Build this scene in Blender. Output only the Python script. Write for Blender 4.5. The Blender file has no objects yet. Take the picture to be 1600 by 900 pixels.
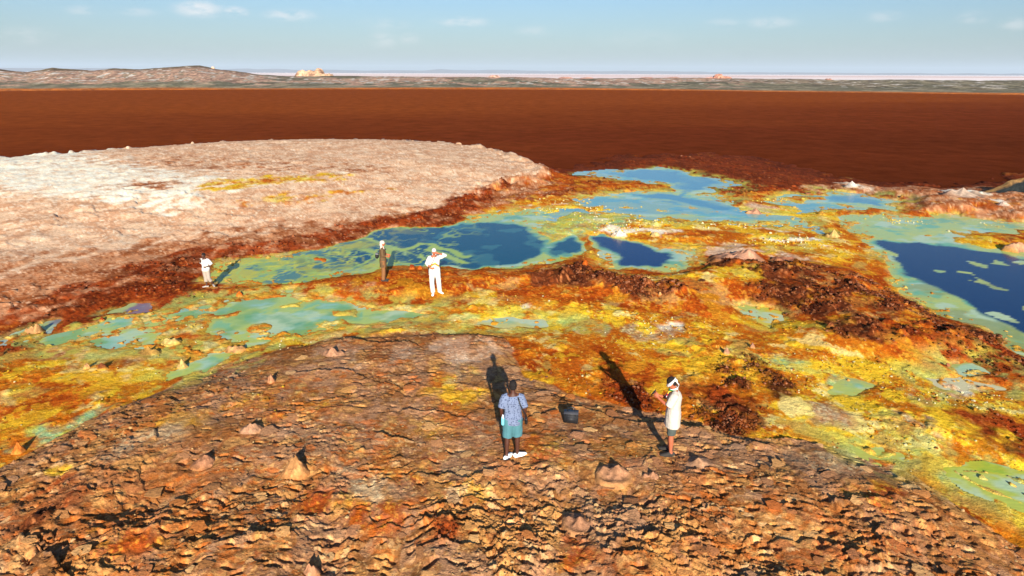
import bpy, bmesh, math, random
import numpy as np
from mathutils import Vector, Matrix

# ------------------------------------------------------------------ camera, world, sun, exposure
scene = bpy.context.scene
COL = scene.collection
R = math.radians
CAM_H = 8.7
PITCH = R(16.95)
ROLL = R(0.22)
HFOV = R(72.0)
FPX = 800.0 / math.tan(HFOV / 2)

cam_data = bpy.data.cameras.new("camera")
cam_data.sensor_width = 36.0
cam_data.lens = 18.0 / math.tan(HFOV / 2)
cam_data.clip_start = 0.1
cam_data.clip_end = 200000.0
cam = bpy.data.objects.new("camera", cam_data)
COL.objects.link(cam)
CAM_M = Matrix.Rotation(math.pi / 2 - PITCH, 4, 'X') @ Matrix.Rotation(ROLL, 4, 'Z')
cam.matrix_world = Matrix.Translation((0, 0, CAM_H)) @ CAM_M
scene.camera = cam

SUN_EL, SUN_AZ = 17.5, 5.5
world = bpy.data.worlds.new("World")
scene.world = world
world.use_nodes = True
wt = world.node_tree
wt.nodes.clear()
def wn(t, **k):
    n = wt.nodes.new(t)
    for a, b in k.items():
        setattr(n, a, b)
    return n
w_out = wn("ShaderNodeOutputWorld"); w_bg = wn("ShaderNodeBackground")
sky = wn("ShaderNodeTexSky", sky_type='NISHITA', sun_disc=False)
sky.sun_elevation = R(SUN_EL); sky.sun_rotation = R(180 - SUN_AZ)
sky.altitude = 0; sky.air_density = 1.3; sky.dust_density = 0.6; sky.ozone_density = 2.0
w_bg.inputs['Strength'].default_value = 0.057
tint = wn("ShaderNodeMix", data_type='RGBA', blend_type='MULTIPLY')
tint.inputs[0].default_value = 1.0
tint.inputs[7].default_value = (0.49, 0.705, 1.15, 1)
wt.links.new(sky.outputs[0], tint.inputs[6])
# small far-off cumulus puffs: soft noise masks round a few directions of the sky
tc = wn("ShaderNodeTexCoord")
def cam_dir(px, py):
    v = Vector(((px - 800) / FPX, (450 - py) / FPX, -1.0))
    return (CAM_M.to_3x3() @ v).normalized()
noi = wn("ShaderNodeTexNoise"); noi.inputs['Scale'].default_value = 38.0; noi.inputs['Detail'].default_value = 7.0
noi.inputs['Roughness'].default_value = 0.62
mapn = wn("ShaderNodeMapping"); mapn.inputs['Scale'].default_value = (1, 1, 2.6)
wt.links.new(tc.outputs['Generated'], mapn.inputs[0]); wt.links.new(mapn.outputs[0], noi.inputs['Vector'])
acc = None
clouds = [(310, 14, 34, 12, .85), (368, 19, 18, 8, .85), (455, 24, 40, 9, .6), (722, 34, 44, 8, .55), (600, 62, 24, 14, .33), (640, 61, 18, 10, .3), (128, 17, 20, 8, .3),
          (42, 55, 34, 11, .38), (215, 18, 26, 7, .28), (1130, 38, 30, 9, .3), (1205, 35, 36, 9, .42), (1380, 26, 26, 8, .3), (1520, 28, 20, 9, .3), (1585, 39, 18, 9, .35),
          (835, 48, 30, 8, .25), (600, 38, 40, 10, .22), (1000, 60, 70, 14, .12), (-180, 30, 60, 14, .5), (1780, 24, 70, 15, .5)]
for (cx, cy, rx, ry, st) in clouds:
    d = cam_dir(cx, cy)
    sub = wn("ShaderNodeVectorMath", operation='SUBTRACT'); sub.inputs[1].default_value = d
    wt.links.new(tc.outputs['Generated'], sub.inputs[0])
    mp = wn("ShaderNodeVectorMath", operation='MULTIPLY'); a = FPX / rx; b = FPX / ry
    mp.inputs[1].default_value = (a, a, b)
    wt.links.new(sub.outputs[0], mp.inputs[0])
    ln = wn("ShaderNodeVectorMath", operation='LENGTH'); wt.links.new(mp.outputs[0], ln.inputs[0])
    mr = wn("ShaderNodeMapRange", interpolation_type='SMOOTHERSTEP')
    mr.inputs[1].default_value = 1.35; mr.inputs[2].default_value = 0.0; mr.inputs[3].default_value = 0.0; mr.inputs[4].default_value = st * .85
    wt.links.new(ln.outputs['Value'], mr.inputs[0])
    if acc is None:
        acc = mr.outputs[0]
    else:
        ad = wn("ShaderNodeMath", operation='MAXIMUM'); wt.links.new(acc, ad.inputs[0]); wt.links.new(mr.outputs[0], ad.inputs[1]); acc = ad.outputs[0]
nr = wn("ShaderNodeMapRange", interpolation_type='SMOOTHSTEP')
nr.inputs[1].default_value = 0.34; nr.inputs[2].default_value = 0.60; wt.links.new(noi.outputs[0], nr.inputs[0])
mu = wn("ShaderNodeMath", operation='MULTIPLY'); wt.links.new(acc, mu.inputs[0]); wt.links.new(nr.outputs[0], mu.inputs[1])
mu.use_clamp = True
cm = wn("ShaderNodeMix", data_type='RGBA'); cm.inputs[7].default_value = (8.6, 8.1, 7.8, 1)
wt.links.new(mu.outputs[0], cm.inputs[0]); wt.links.new(tint.outputs[2], cm.inputs[6])
wt.links.new(cm.outputs[2], w_bg.inputs['Color'])
wt.links.new(w_bg.outputs[0], w_out.inputs['Surface'])

sun_data = bpy.data.lights.new("sun", 'SUN')
sun_data.energy = 5.0; sun_data.angle = R(0.5); sun_data.color = (1.0, 0.92, 0.79)
sun = bpy.data.objects.new("sun", sun_data); COL.objects.link(sun)
sun.rotation_euler = (R(90 - SUN_EL), 0, R(SUN_AZ))

scene.view_settings.view_transform = 'Standard'
scene.view_settings.look = 'None'
scene.view_settings.exposure = 1.12
scene.view_settings.gamma = 1.0
scene.cycles.use_denoising = True
scene.cycles.max_bounces = 5
scene.cycles.diffuse_bounces = 2
scene.cycles.volume_bounces = 0

# ------------------------------------------------------------------ helpers
def S(r, g, b):
    f = lambda c: (c / 255 / 12.92) if c / 255 <= .04045 else ((c / 255 + .055) / 1.055) ** 2.4
    return np.array([f(r), f(g), f(b)], np.float32)
SH = (0.0, 0.0)
def ray(px, py):
    return cam_dir(px, py)
def at_z(px, py, z=0.0):
    d = ray(px, py)
    t = (z - CAM_H) / min(d.z, -1e-4)
    return (d.x * t, d.y * t)
def hash2(ix, iy, seed):
    h = (ix.astype(np.int32).astype(np.uint32) * np.uint32(374761393) + iy.astype(np.int32).astype(np.uint32) * np.uint32(668265263) + np.uint32((seed * 2246822519 + 12345) & 0xffffffff))
    h = (h ^ (h >> np.uint32(13))) * np.uint32(1274126177)
    h = (h ^ (h >> np.uint32(16))) * np.uint32(2654435761)
    h ^= h >> np.uint32(15)
    return (h & np.uint32(0xffffff)).astype(np.float32) / np.float32(16777215.0)
def vnoise(x, y, seed=0):
    fx = np.floor(x); fy = np.floor(y)
    tx = (x - fx).astype(np.float32); ty = (y - fy).astype(np.float32)
    tx = tx * tx * (3 - 2 * tx); ty = ty * ty * (3 - 2 * ty)
    ix = fx.astype(np.int32); iy = fy.astype(np.int32)
    a = hash2(ix, iy, seed); b = hash2(ix + 1, iy, seed); c = hash2(ix, iy + 1, seed); d = hash2(ix + 1, iy + 1, seed)
    return (a + (b - a) * tx) * (1 - ty) + (c + (d - c) * tx) * ty
def fbm(x, y, seed=0, octv=4, rough=.5):
    s = 0; a = 1.0; n = 0
    c, sn = 0.8, 0.6
    for o in range(octv):
        s = s + a * vnoise(x, y, seed + o * 17); n += a; a *= rough
        x, y = (x * c - y * sn) * 2.03 + 3.7, (x * sn + y * c) * 2.03 + 1.3
    return s / n          # 0..1
def vor(x, y, seed=0):
    fx = np.floor(x); fy = np.floor(y)
    ix = fx.astype(np.int32); iy = fy.astype(np.int32)
    f1 = np.full(x.shape, 9., np.float32); f2 = f1.copy()
    ddx = np.zeros_like(f1); ddy = np.zeros_like(f1); idh = np.zeros_like(f1)
    for j in (-1, 0, 1):
        for i in (-1, 0, 1):
            cx = hash2(ix + i, iy + j, seed); cy = hash2(ix + i, iy + j, seed + 1)
            dx = (x - (fx + i + cx)).astype(np.float32); dy = (y - (fy + j + cy)).astype(np.float32)
            d = dx * dx + dy * dy
            m = d < f1
            f2 = np.where(m, f1, np.minimum(f2, d)); f1 = np.where(m, d, f1)
            ddx = np.where(m, dx, ddx); ddy = np.where(m, dy, ddy)
            idh = np.where(m, cx * .613 + cy * .387, idh)
    return np.sqrt(f1), np.sqrt(f2), ddx, ddy, (idh * 7.31) % 1.0
def ss(x, a, b):
    t = np.clip((x - a) / (b - a), 0, 1)
    return t * t * (3 - 2 * t)
def sdf(x, y, P, margin):
    """signed distance in metres to polygon P, positive inside, -margin when far away"""
    P = np.array(P, np.float32)
    out = np.full(x.shape, -margin, np.float32)
    m = (x > P[:, 0].min() - margin) & (x < P[:, 0].max() + margin) & (y > P[:, 1].min() - margin) & (y < P[:, 1].max() + margin)
    if not m.any():
        return out
    X = x[m].astype(np.float32); Y = y[m].astype(np.float32)
    dmin = np.full(X.shape, 1e9, np.float32); ins = np.zeros(X.shape, bool)
    n = len(P)
    for i in range(n):
        ax, ay = P[i]; bx, by = P[(i + 1) % n]
        ex, ey = bx - ax, by - ay
        t = np.clip(((X - ax) * ex + (Y - ay) * ey) / (ex * ex + ey * ey + 1e-9), 0, 1)
        d = (X - ax - t * ex) ** 2 + (Y - ay - t * ey) ** 2
        dmin = np.minimum(dmin, d)
        c = ((ay > Y) != (by > Y)) & (X < (bx - ax) * (Y - ay) / (by - ay + 1e-12) + ax)
        ins ^= c
    r = np.sqrt(dmin)
    out[m] = np.maximum(np.where(ins, r, -r), -margin)
    return out
def mesh_np(name, co, quads, mat, parent=None, colors=None, smooth=True, tris=None):
    me = bpy.data.meshes.new(name)
    nv = len(co)
    loops = quads.reshape(-1) if quads is not None else np.zeros(0, np.int32)
    nq = 0 if quads is None else len(quads)
    starts = np.arange(nq, dtype=np.int32) * 4; tot = np.full(nq, 4, np.int32)
    if tris is not None:
        starts = np.concatenate([starts, nq * 4 + np.arange(len(tris), dtype=np.int32) * 3])
        tot = np.concatenate([tot, np.full(len(tris), 3, np.int32)])
        loops = np.concatenate([loops, tris.reshape(-1)])
    me.vertices.add(nv); me.vertices.foreach_set("co", np.ascontiguousarray(co, np.float32).reshape(-1))
    me.loops.add(len(loops)); me.loops.foreach_set("vertex_index", loops.astype(np.int32))
    me.polygons.add(len(starts)); me.polygons.foreach_set("loop_start", starts.astype(np.int32))
    me.polygons.foreach_set("loop_total", tot.astype(np.int32))
    me.polygons.foreach_set("use_smooth", np.full(len(starts), smooth, bool))
    me.update(calc_edges=True)
    if colors is not None:
        a = me.color_attributes.new("mineral", 'FLOAT_COLOR', 'POINT')
        c = np.ones((nv, 4), np.float32); c[:, :colors.shape[1]] = colors
        a.data.foreach_set("color", c.reshape(-1))
    me.materials.append(mat)
    o = bpy.data.objects.new(name, me); COL.objects.link(o)
    if parent: o.parent = parent
    return o
def tag(o, label=None, cat=None, group=None, kind=None):
    if label: o['label'] = label
    if cat: o['category'] = cat
    if group: o['group'] = group
    if kind: o['kind'] = kind
    return o

# ------------------------------------------------------------------ materials
def new_mat(name):
    m = bpy.data.materials.new(name); m.use_nodes = True
    nt = m.node_tree; b = nt.nodes["Principled BSDF"]
    return m, nt, b
def sval(b, k, v):
    if k in b.inputs: b.inputs[k].default_value = v
def plain(name, rgb, rough=.8, spec=.2, bump=0., bscale=60, var=.12, metallic=0):
    m, nt, b = new_mat(name)
    tcn = nt.nodes.new("ShaderNodeTexCoord")
    n = nt.nodes.new("ShaderNodeTexNoise"); n.inputs['Scale'].default_value = bscale; n.inputs['Detail'].default_value = 4
    nt.links.new(tcn.outputs['Object'], n.inputs['Vector'])
    r = nt.nodes.new("ShaderNodeMapRange"); r.inputs[3].default_value = 1 - var; r.inputs[4].default_value = 1 + var
    nt.links.new(n.outputs[0], r.inputs[0])
    mx = nt.nodes.new("ShaderNodeVectorMath"); mx.operation = 'SCALE'; mx.inputs[0].default_value = tuple(float(c) for c in rgb)
    nt.links.new(r.outputs[0], mx.inputs['Scale']); nt.links.new(mx.outputs[0], b.inputs['Base Color'])
    sval(b, 'Roughness', rough); sval(b, 'Specular IOR Level', spec); sval(b, 'Metallic', metallic)
    if bump:
        bp = nt.nodes.new("ShaderNodeBump"); bp.inputs['Distance'].default_value = bump; bp.inputs['Strength'].default_value = 1
        nt.links.new(n.outputs[0], bp.inputs['Height']); nt.links.new(bp.outputs[0], b.inputs['Normal'])
    return m
def mineral_mat(name, scales=((9., .35), (46., .45)), bump=.02, rough=.92, spec=.08, objcol=False):
    """rock or salt crust: the mineral colour attribute broken up by grain, with fine relief"""
    m, nt, b = new_mat(name)
    L = nt.links.new
    g = nt.nodes.new("ShaderNodeNewGeometry")
    if objcol:
        tcn = nt.nodes.new("ShaderNodeTexCoord"); vec = tcn.outputs['Object']
    else:
        vec = g.outputs['Position']
    at = nt.nodes.new("ShaderNodeAttribute"); at.attribute_name = "mineral"
    col = at.outputs['Color']
    hsum = None
    for i, (sc, amt) in enumerate(scales):
        n = nt.nodes.new("ShaderNodeTexNoise"); n.inputs['Scale'].default_value = sc; n.inputs['Detail'].default_value = 5; n.inputs['Roughness'].default_value = .65
        L(vec, n.inputs['Vector'])
        r = nt.nodes.new("ShaderNodeMapRange"); r.inputs[1].default_value = .28; r.inputs[2].default_value = .72
        r.inputs[3].default_value = 1 - amt; r.inputs[4].default_value = 1 + amt * .8
        L(n.outputs[0], r.inputs[0])
        s = nt.nodes.new("ShaderNodeVectorMath"); s.operation = 'SCALE'; L(col, s.inputs[0]); L(r.outputs[0], s.inputs['Scale']); col = s.outputs[0]
        if i == 0: hsum = n.outputs[0]
        last = n.outputs[0]
    L(col, b.inputs['Base Color'])
    ad = nt.nodes.new("ShaderNodeMath"); ad.operation = 'MULTIPLY_ADD'; ad.inputs[1].default_value = .35
    L(last, ad.inputs[0]); L(hsum, ad.inputs[2])
    bp = nt.nodes.new("ShaderNodeBump"); bp.inputs['Distance'].default_value = bump; bp.inputs['Strength'].default_value = 1.0
    L(at.outputs['Alpha'], bp.inputs['Strength'])
    L(ad.outputs[0], bp.inputs['Height']); L(bp.outputs[0], b.inputs['Normal'])
    sval(b, 'Roughness', rough); sval(b, 'Specular IOR Level', spec)
    return m
M_ground = mineral_mat("mineral_crust", scales=((7., .30), (34., .42)), bump=.045, spec=.015, rough=1.0)
M_rock = mineral_mat("salt_rock", scales=((5., .25), (26., .3)), bump=.03, objcol=True)
M_far = mineral_mat("far_ground", scales=((.12, .35), (.9, .35)), bump=.8)
M_hill = mineral_mat("hill_scrub", scales=((.10, .35), (.45, .5)), bump=1.5)

def water_mat():
    m, nt, b = new_mat("mineral_water"); L = nt.links.new
    at = nt.nodes.new("ShaderNodeAttribute"); at.attribute_name = "mineral"
    g = nt.nodes.new("ShaderNodeNewGeometry")
    n = nt.nodes.new("ShaderNodeTexNoise"); n.inputs['Scale'].default_value = 5.; n.inputs['Detail'].default_value = 3
    L(g.outputs['Position'], n.inputs['Vector'])
    r = nt.nodes.new("ShaderNodeMapRange"); r.inputs[3].default_value = .9; r.inputs[4].default_value = 1.1; L(n.outputs[0], r.inputs[0])
    s = nt.nodes.new("ShaderNodeVectorMath"); s.operation = 'SCALE'; L(at.outputs['Color'], s.inputs[0]); L(r.outputs[0], s.inputs['Scale'])
    L(s.outputs[0], b.inputs['Base Color'])
    w = nt.nodes.new("ShaderNodeTexNoise"); w.inputs['Scale'].default_value = 9.; w.inputs['Detail'].default_value = 4
    mpn = nt.nodes.new("ShaderNodeMapping"); mpn.inputs['Scale'].default_value = (.6, 1.4, 1); L(g.outputs['Position'], mpn.inputs[0]); L(mpn.outputs[0], w.inputs['Vector'])
    bp = nt.nodes.new("ShaderNodeBump"); bp.inputs['Distance'].default_value = .012; bp.inputs['Strength'].default_value = .5
    L(w.outputs[0], bp.inputs['Height']); L(bp.outputs[0], b.inputs['Normal'])
    sval(b, 'Roughness', .14); sval(b, 'Specular IOR Level', .06)
    return m
M_water = water_mat()
def lake_mat():
    m, nt, b = new_mat("brown_lake_water"); L = nt.links.new
    g = nt.nodes.new("ShaderNodeNewGeometry")
    mp = nt.nodes.new("ShaderNodeMapping"); mp.inputs['Scale'].default_value = (.006, .02, 1); mp.inputs['Rotation'].default_value = (0, 0, -.05)
    L(g.outputs['Position'], mp.inputs[0])
    n = nt.nodes.new("ShaderNodeTexNoise"); n.inputs['Scale'].default_value = 1.; n.inputs['Detail'].default_value = 5; n.inputs['Roughness'].default_value = .55
    L(mp.outputs[0], n.inputs['Vector'])
    sep = nt.nodes.new("ShaderNodeSeparateXYZ"); L(g.outputs['Position'], sep.inputs[0])
    # iron-rich brine: more orange towards the far shore, browner at the near right
    a = nt.nodes.new("ShaderNodeMath"); a.operation = 'MULTIPLY_ADD'; a.inputs[1].default_value = -.0022; L(sep.outputs[0], a.inputs[0]); 
    b2 = nt.nodes.new("ShaderNodeMath"); b2.operation = 'MULTIPLY_ADD'; b2.inputs[1].default_value = .0042; b2.inputs[2].default_value = -.35; L(sep.outputs[1], b2.inputs[0]); L(b2.outputs[0], a.inputs[2])
    c = nt.nodes.new("ShaderNodeMath"); c.operation = 'MULTIPLY_ADD'; c.inputs[1].default_value = .9; L(n.outputs[0], c.inputs[0]); L(a.outputs[0], c.inputs[2])
    cr = nt.nodes.new("ShaderNodeValToRGB"); L(c.outputs[0], cr.inputs[0])
    e = cr.color_ramp.elements
    e[0].position = .05; e[0].color = (*[float(v) for v in S(74, 33, 16)], 1)
    e[1].position = 1.0; e[1].color = (*[float(v) for v in S(134, 66, 28)], 1)
    k = cr.color_ramp.elements.new(.5); k.color = (*[float(v) for v in S(106, 47, 23)], 1)
    f = nt.nodes.new("ShaderNodeTexNoise"); f.inputs['Scale'].default_value = .55; f.inputs['Detail'].default_value = 9; f.inputs['Roughness'].default_value = .82
    mp2 = nt.nodes.new("ShaderNodeMapping"); mp2.inputs['Scale'].default_value = (.5, .5, 1); L(g.outputs['Position'], mp2.inputs[0]); L(mp2.outputs[0], f.inputs['Vector'])
    r = nt.nodes.new("ShaderNodeMapRange"); r.inputs[1].default_value = .3; r.inputs[2].default_value = .7; r.inputs[3].default_value = .60; r.inputs[4].default_value = 1.36; L(f.outputs[0], r.inputs[0])
    s = nt.nodes.new("ShaderNodeVectorMath"); s.operation = 'SCALE'; L(cr.outputs[0], s.inputs[0]); L(r.outputs[0], s.inputs['Scale'])
    L(s.outputs[0], b.inputs['Base Color'])
    bp = nt.nodes.new("ShaderNodeBump"); bp.inputs['Distance'].default_value = .12; bp.inputs['Strength'].default_value = 1; L(f.outputs[0], bp.inputs['Height']); L(bp.outputs[0], b.inputs['Normal'])
    sval(b, 'Roughness', .85); sval(b, 'Specular IOR Level', .0)
    return m
M_lake = lake_mat()

# ------------------------------------------------------------------ layout of the near terrain (outlines as points on the ground)
def Z(pts, z=0.0):
    return [at_z(px, py, z) for px, py in pts]
PLATEAU = Z([(-500, 262), (0, 246), (110, 237), (210, 229), (330, 221), (480, 216), (640, 217), (740, 223), (800, 237), (850, 257), (866, 270), (850, 282), (790, 292), (760, 312), (715, 332),
             (640, 350), (540, 372), (470, 388), (330, 402), (250, 435), (120, 480), (0, 512), (-500, 600)], 0.35)
FORE = Z([(-500, 980), (-200, 800), (0, 728), (60, 702), (180, 640), (270, 594), (400, 548), (520, 524), (620, 520), (720, 518), (785, 524), (800, 556), (820, 600), (900, 622), (1000, 645), (1110, 664), (1190, 686),
          (1280, 690), (1360, 712), (1440, 745), (1500, 778), (1600, 850), (1800, 990), (2200, 1300), (2200, 1600), (-900, 1600)], 0.25)
BANK = Z([(1240, 293), (1300, 286), (1400, 290), (1500, 293), (1600, 285), (1900, 275), (1900, 352), (1600, 352), (1500, 334), (1420, 330), (1400, 316), (1330, 300)], 0.3)
RIDGE = Z([(880, 430), (960, 425), (1030, 432), (1100, 412), (1140, 400), (1190, 412), (1260, 410), (1330, 420), (1390, 450), (1440, 480), (1520, 512), (1600, 552), (1800, 640), (1700, 640), (1560, 590), (1400, 560), (1250, 530), (1150, 500), (1000, 470), (900, 450)], 0.2)
BERM = Z([(330, 455), (420, 444), (560, 425), (660, 419), (760, 420), (860, 410), (915, 402), (935, 425), (880, 440), (800, 440), (640, 462), (540, 462), (440, 462)], 0.15)
SHORE = Z([(-900, 285), (0, 254), (110, 246), (210, 238), (330, 231), (480, 226), (640, 227), (740, 233), (800, 245), (850, 264), (882, 266), (950, 244), (1100, 238), (1200, 246), (1300, 272), (1400, 286), (1500, 290), (1600, 268), (2100, 250), (2600, 700), (1600, 1900), (0, 1900), (-1500, 900)], -0.2)

# pools: name, label, outline, deep outline, colours (edge, shallow, deep), depth scale
WATER = [
 ("acid_pool", [(300, 442), (318, 425), (338, 408), (400, 398), (480, 393), (540, 382), (590, 368), (640, 355), (700, 352), (720, 350), (708, 338), (760, 330), (830, 322), (870, 330), (850, 350), (838, 362),
                (858, 378), (905, 372), (922, 384), (915, 398), (870, 410), (800, 419), (740, 417), (660, 415), (600, 419), (540, 428), (470, 442), (400, 443)],
  [[(575, 372), (640, 354), (740, 350), (815, 351), (832, 368), (852, 383), (815, 405), (740, 416), (650, 416), (600, 412), (540, 420), (470, 425), (440, 412), (500, 398)], [(868, 380), (905, 376), (916, 388), (905, 400), (868, 403), (855, 392)]],
  (186, 200, 60), (110, 172, 135), (0, 84, 108)),
 ("acid_pool", [(930, 371), (965, 370), (1010, 383), (1050, 392), (1098, 392), (1110, 400), (1098, 414), (1060, 426), (1000, 422), (950, 420), (932, 412), (946, 394)],
  [[(933, 373), (970, 373), (1010, 386), (1038, 396), (1058, 402), (1040, 413), (1000, 418), (968, 414), (975, 402), (950, 390)]],
  (190, 190, 90), (118, 178, 135), (8, 56, 108)),
 ("acid_pool", [(912, 273), (960, 265), (990, 268), (1030, 262), (1072, 267), (1078, 277), (1130, 282), (1172, 293), (1150, 297), (1110, 303), (1150, 312), (1200, 318), (1235, 308), (1290, 297), (1350, 303), (1402, 316), (1385, 328),
                (1320, 331), (1250, 334), (1190, 326), (1170, 332), (1240, 342), (1288, 362), (1270, 368), (1205, 355), (1140, 350), (1060, 352), (1000, 346), (930, 345), (880, 352), (850, 345), (870, 328), (930, 330), (900, 314), (930, 303), (990, 300), (1055, 296), (1050, 287), (1000, 284), (955, 280)],
  [[(950, 270), (1040, 264), (1070, 272), (1140, 288), (1080, 300), (1060, 306), (1150, 322), (1110, 326), (1050, 316), (1010, 312), (985, 307), (1060, 300), (1060, 284), (1010, 280)], [(1260, 304), (1330, 306), (1370, 316), (1330, 320), (1270, 312)]],
  (196, 206, 110), (120, 190, 170), (84, 158, 186)),
 ("acid_pool", [(1322, 342), (1400, 334), (1500, 337), (1600, 346), (1900, 350), (1900, 700), (1600, 552), (1560, 526), (1480, 496), (1420, 464), (1392, 440), (1370, 412), (1352, 388), (1328, 362)],
  [[(1360, 375), (1420, 378), (1480, 386), (1560, 399), (1600, 408), (1800, 410), (1800, 600), (1600, 520), (1550, 490), (1500, 466), (1440, 442), (1402, 424), (1396, 404)]],
  (192, 196, 86), (120, 186, 140), (8, 54, 100)),
 ("acid_pool", [(60, 548), (30, 536), (90, 522), (150, 508), (200, 497), (235, 488), (285, 480), (340, 473), (400, 468), (425, 458), (445, 452), (465, 462), (500, 462), (530, 470), (590, 474), (650, 474), (695, 480), (700, 492), (640, 500), (560, 512), (520, 520),
                (440, 532), (385, 548), (330, 576), (262, 592), (262, 584), (300, 566), (290, 556), (240, 548), (200, 545), (170, 548), (110, 546)],
  [[(350, 480), (420, 470), (520, 480), (500, 505), (400, 510), (300, 530), (320, 500)], [(560, 482), (640, 484), (680, 490), (600, 500), (540, 510)], [(262, 588), (300, 565), (350, 555), (330, 575)]],
  (190, 196, 84), (142, 194, 136), (90, 170, 124)),
 ("puddle", [(160, 492), (185, 480), (215, 478), (248, 482), (232, 490), (190, 496)], [], (150, 110, 110), (128, 112, 128), (110, 100, 130)),
 ("puddle", [(-40, 548), (20, 524), (60, 512), (96, 506), (84, 520), (40, 530), (0, 545)], [], (140, 130, 110), (128, 118, 126), (110, 110, 130)),
 ("puddle", [(1050, 376), (1100, 370), (1140, 376), (1120, 386), (1080, 386)], [], (186, 186, 90), (110, 182, 140), (90, 170, 150)),
 ("puddle", [(1160, 490), (1185, 482), (1230, 492), (1240, 508), (1205, 514), (1180, 505)], [], (225, 200, 50), (215, 200, 60), (120, 180, 130)),
 ("puddle", [(1285, 595), (1330, 590), (1365, 606), (1340, 618), (1300, 612)], [], (190, 190, 110), (140, 196, 150), (120, 180, 150)),
 ("puddle", [(1490, 575), (1530, 568), (1560, 582), (1570, 594), (1520, 594), (1500, 588)], [], (190, 190, 100), (130, 190, 110), (90, 150, 110)),
 ("puddle", [(1460, 598), (1510, 594), (1560, 606), (1590, 620), (1530, 622), (1480, 614)], [], (220, 210, 160), (170, 200, 180), (140, 180, 190)),
 ("puddle", [(1505, 735), (1560, 738), (1610, 752), (1640, 790), (1600, 785), (1545, 765)], [], (200, 200, 60), (150, 195, 60), (110, 175, 50)),
 ("puddle", [(1345, 700), (1385, 698), (1410, 712), (1380, 718)], [], (200, 200, 90), (170, 195, 120), (120, 175, 120)),
 ("puddle", [(745, 497), (800, 492), (850, 498), (860, 508), (800, 510), (750, 508)], [], (215, 205, 120), (165, 195, 145), (140, 190, 160)),
]
for k, w in enumerate(WATER):
    WATER[k] = (w[0], Z(w[1]), [Z(d) for d in w[2]]) + w[3:]
ISLANDS = [Z(p) for p in [
  [(1125, 318), (1150, 312), (1200, 316), (1260, 328), (1230, 336), (1160, 330)], [(1090, 300), (1130, 294), (1180, 298), (1150, 306)], [(1180, 300), (1290, 296), (1300, 300), (1230, 306)],
  [(300, 500), (330, 492), (370, 494), (350, 502)], [(250, 530), (290, 520), (330, 522), (300, 534)], [(345, 540), (390, 532), (385, 540)], [(418, 482), (470, 472), (466, 482), (430, 488)],
  [(500, 488), (560, 482), (560, 494), (515, 500)], [(1240, 312), (1300, 306), (1310, 314), (1260, 320)],
  [(462, 404), (510, 402), (510, 407), (470, 410)], [(1470, 372), (1520, 362), (1600, 360), (1700, 362), (1700, 398), (1600, 392), (1530, 385)],
  [(860, 350), (900, 335), (990, 338), (1100, 345), (1240, 356), (1300, 372), (1330, 372), (1330, 390), (1200, 395), (1100, 388), (1000, 380), (930, 368), (890, 372)]]]

def coarse(x, y):
    """large forms of the near ground"""
    s = sdf(x, y, PLATEAU, 30.)
    fr = ss(y - .3 * x, 40, 62)
    h = 0.12 + 1.0 * (ss(s, -1.0, 15.) * fr + ss(s, -1.5, 26.) * (1 - fr)) + .2 * ss(s, -.6, .8) * fr
    s = sdf(x, y, FORE, 4.)
    h = h + 0.10 * ss(s, -.15, .35) + .22 * ss(s, -.2, 3.5)
    s = sdf(x, y, BANK, 6.)
    h = h + .36 * ss(s, -.5, 3.5)
    s = sdf(x, y, RIDGE, 4.)
    h = h + .28 * ss(s, -.6, 1.4)
    s = sdf(x, y, BERM, 3.)
    h = h + .16 * ss(s, -.5, .7)
    # slight mound of pale salt between the pools
    c = at_z(1165, 392, .3)
    h = h + .20 * np.exp(-(((x - c[0]) / 1.3) ** 2 + ((y - c[1]) / 1.6) ** 2)) + .10 * np.exp(-(((x - c[0] - 2.4) / 1.8) ** 2 + ((y - c[1] + 1.) / 1.5) ** 2))
    return h
def at(px, py):
    """point of the near ground that stands under a given direction from the tripod height"""
    z = .1
    for _ in range(5):
        x, y = at_z(px, py, z)
        z = .5 * z + .5 * float(coarse(np.array([x], np.float32), np.array([y], np.float32))[0])
    return x, y, z

# ---- mineral kinds: colour triplets (main, second, flecks)
K = {n: i for i, n in enumerate(["orange", "ochre", "sulphur", "darkred", "rubble", "pink", "white", "tan", "green", "crust", "grey", "lakemud", "yellowflat"])}
PAL = {
 "orange": (S(204, 98, 26), S(158, 62, 16), S(236, 156, 50)),
 "ochre": (S(222, 142, 34), S(190, 98, 22), S(248, 202, 84)),
 "sulphur": (S(244, 200, 50), S(214, 138, 28), S(252, 230, 130)),
 "darkred": (S(160, 66, 24), S(104, 40, 16), S(196, 104, 44)),
 "rubble": (S(122, 60, 30), S(74, 34, 18), S(186, 112, 66)),
 "pink": (S(236, 196, 156), S(210, 158, 118), S(250, 224, 188)),
 "white": (S(255, 246, 218), S(252, 230, 194), S(255, 250, 228)),
 "tan": (S(204, 142, 98), S(156, 88, 48), S(232, 186, 144)),
 "green": (S(206, 210, 92), S(158, 196, 136), S(240, 230, 150)),
 "crust": (S(156, 104, 58), S(174, 122, 82), S(216, 162, 100)),
 "grey": (S(204, 172, 128), S(178, 128, 84), S(230, 210, 160)),
 "lakemud": (S(128, 58, 28), S(104, 46, 22), S(156, 82, 42)),
 "yellowflat": (S(240, 196, 42), S(222, 152, 34), S(248, 226, 110)),
}
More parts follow.
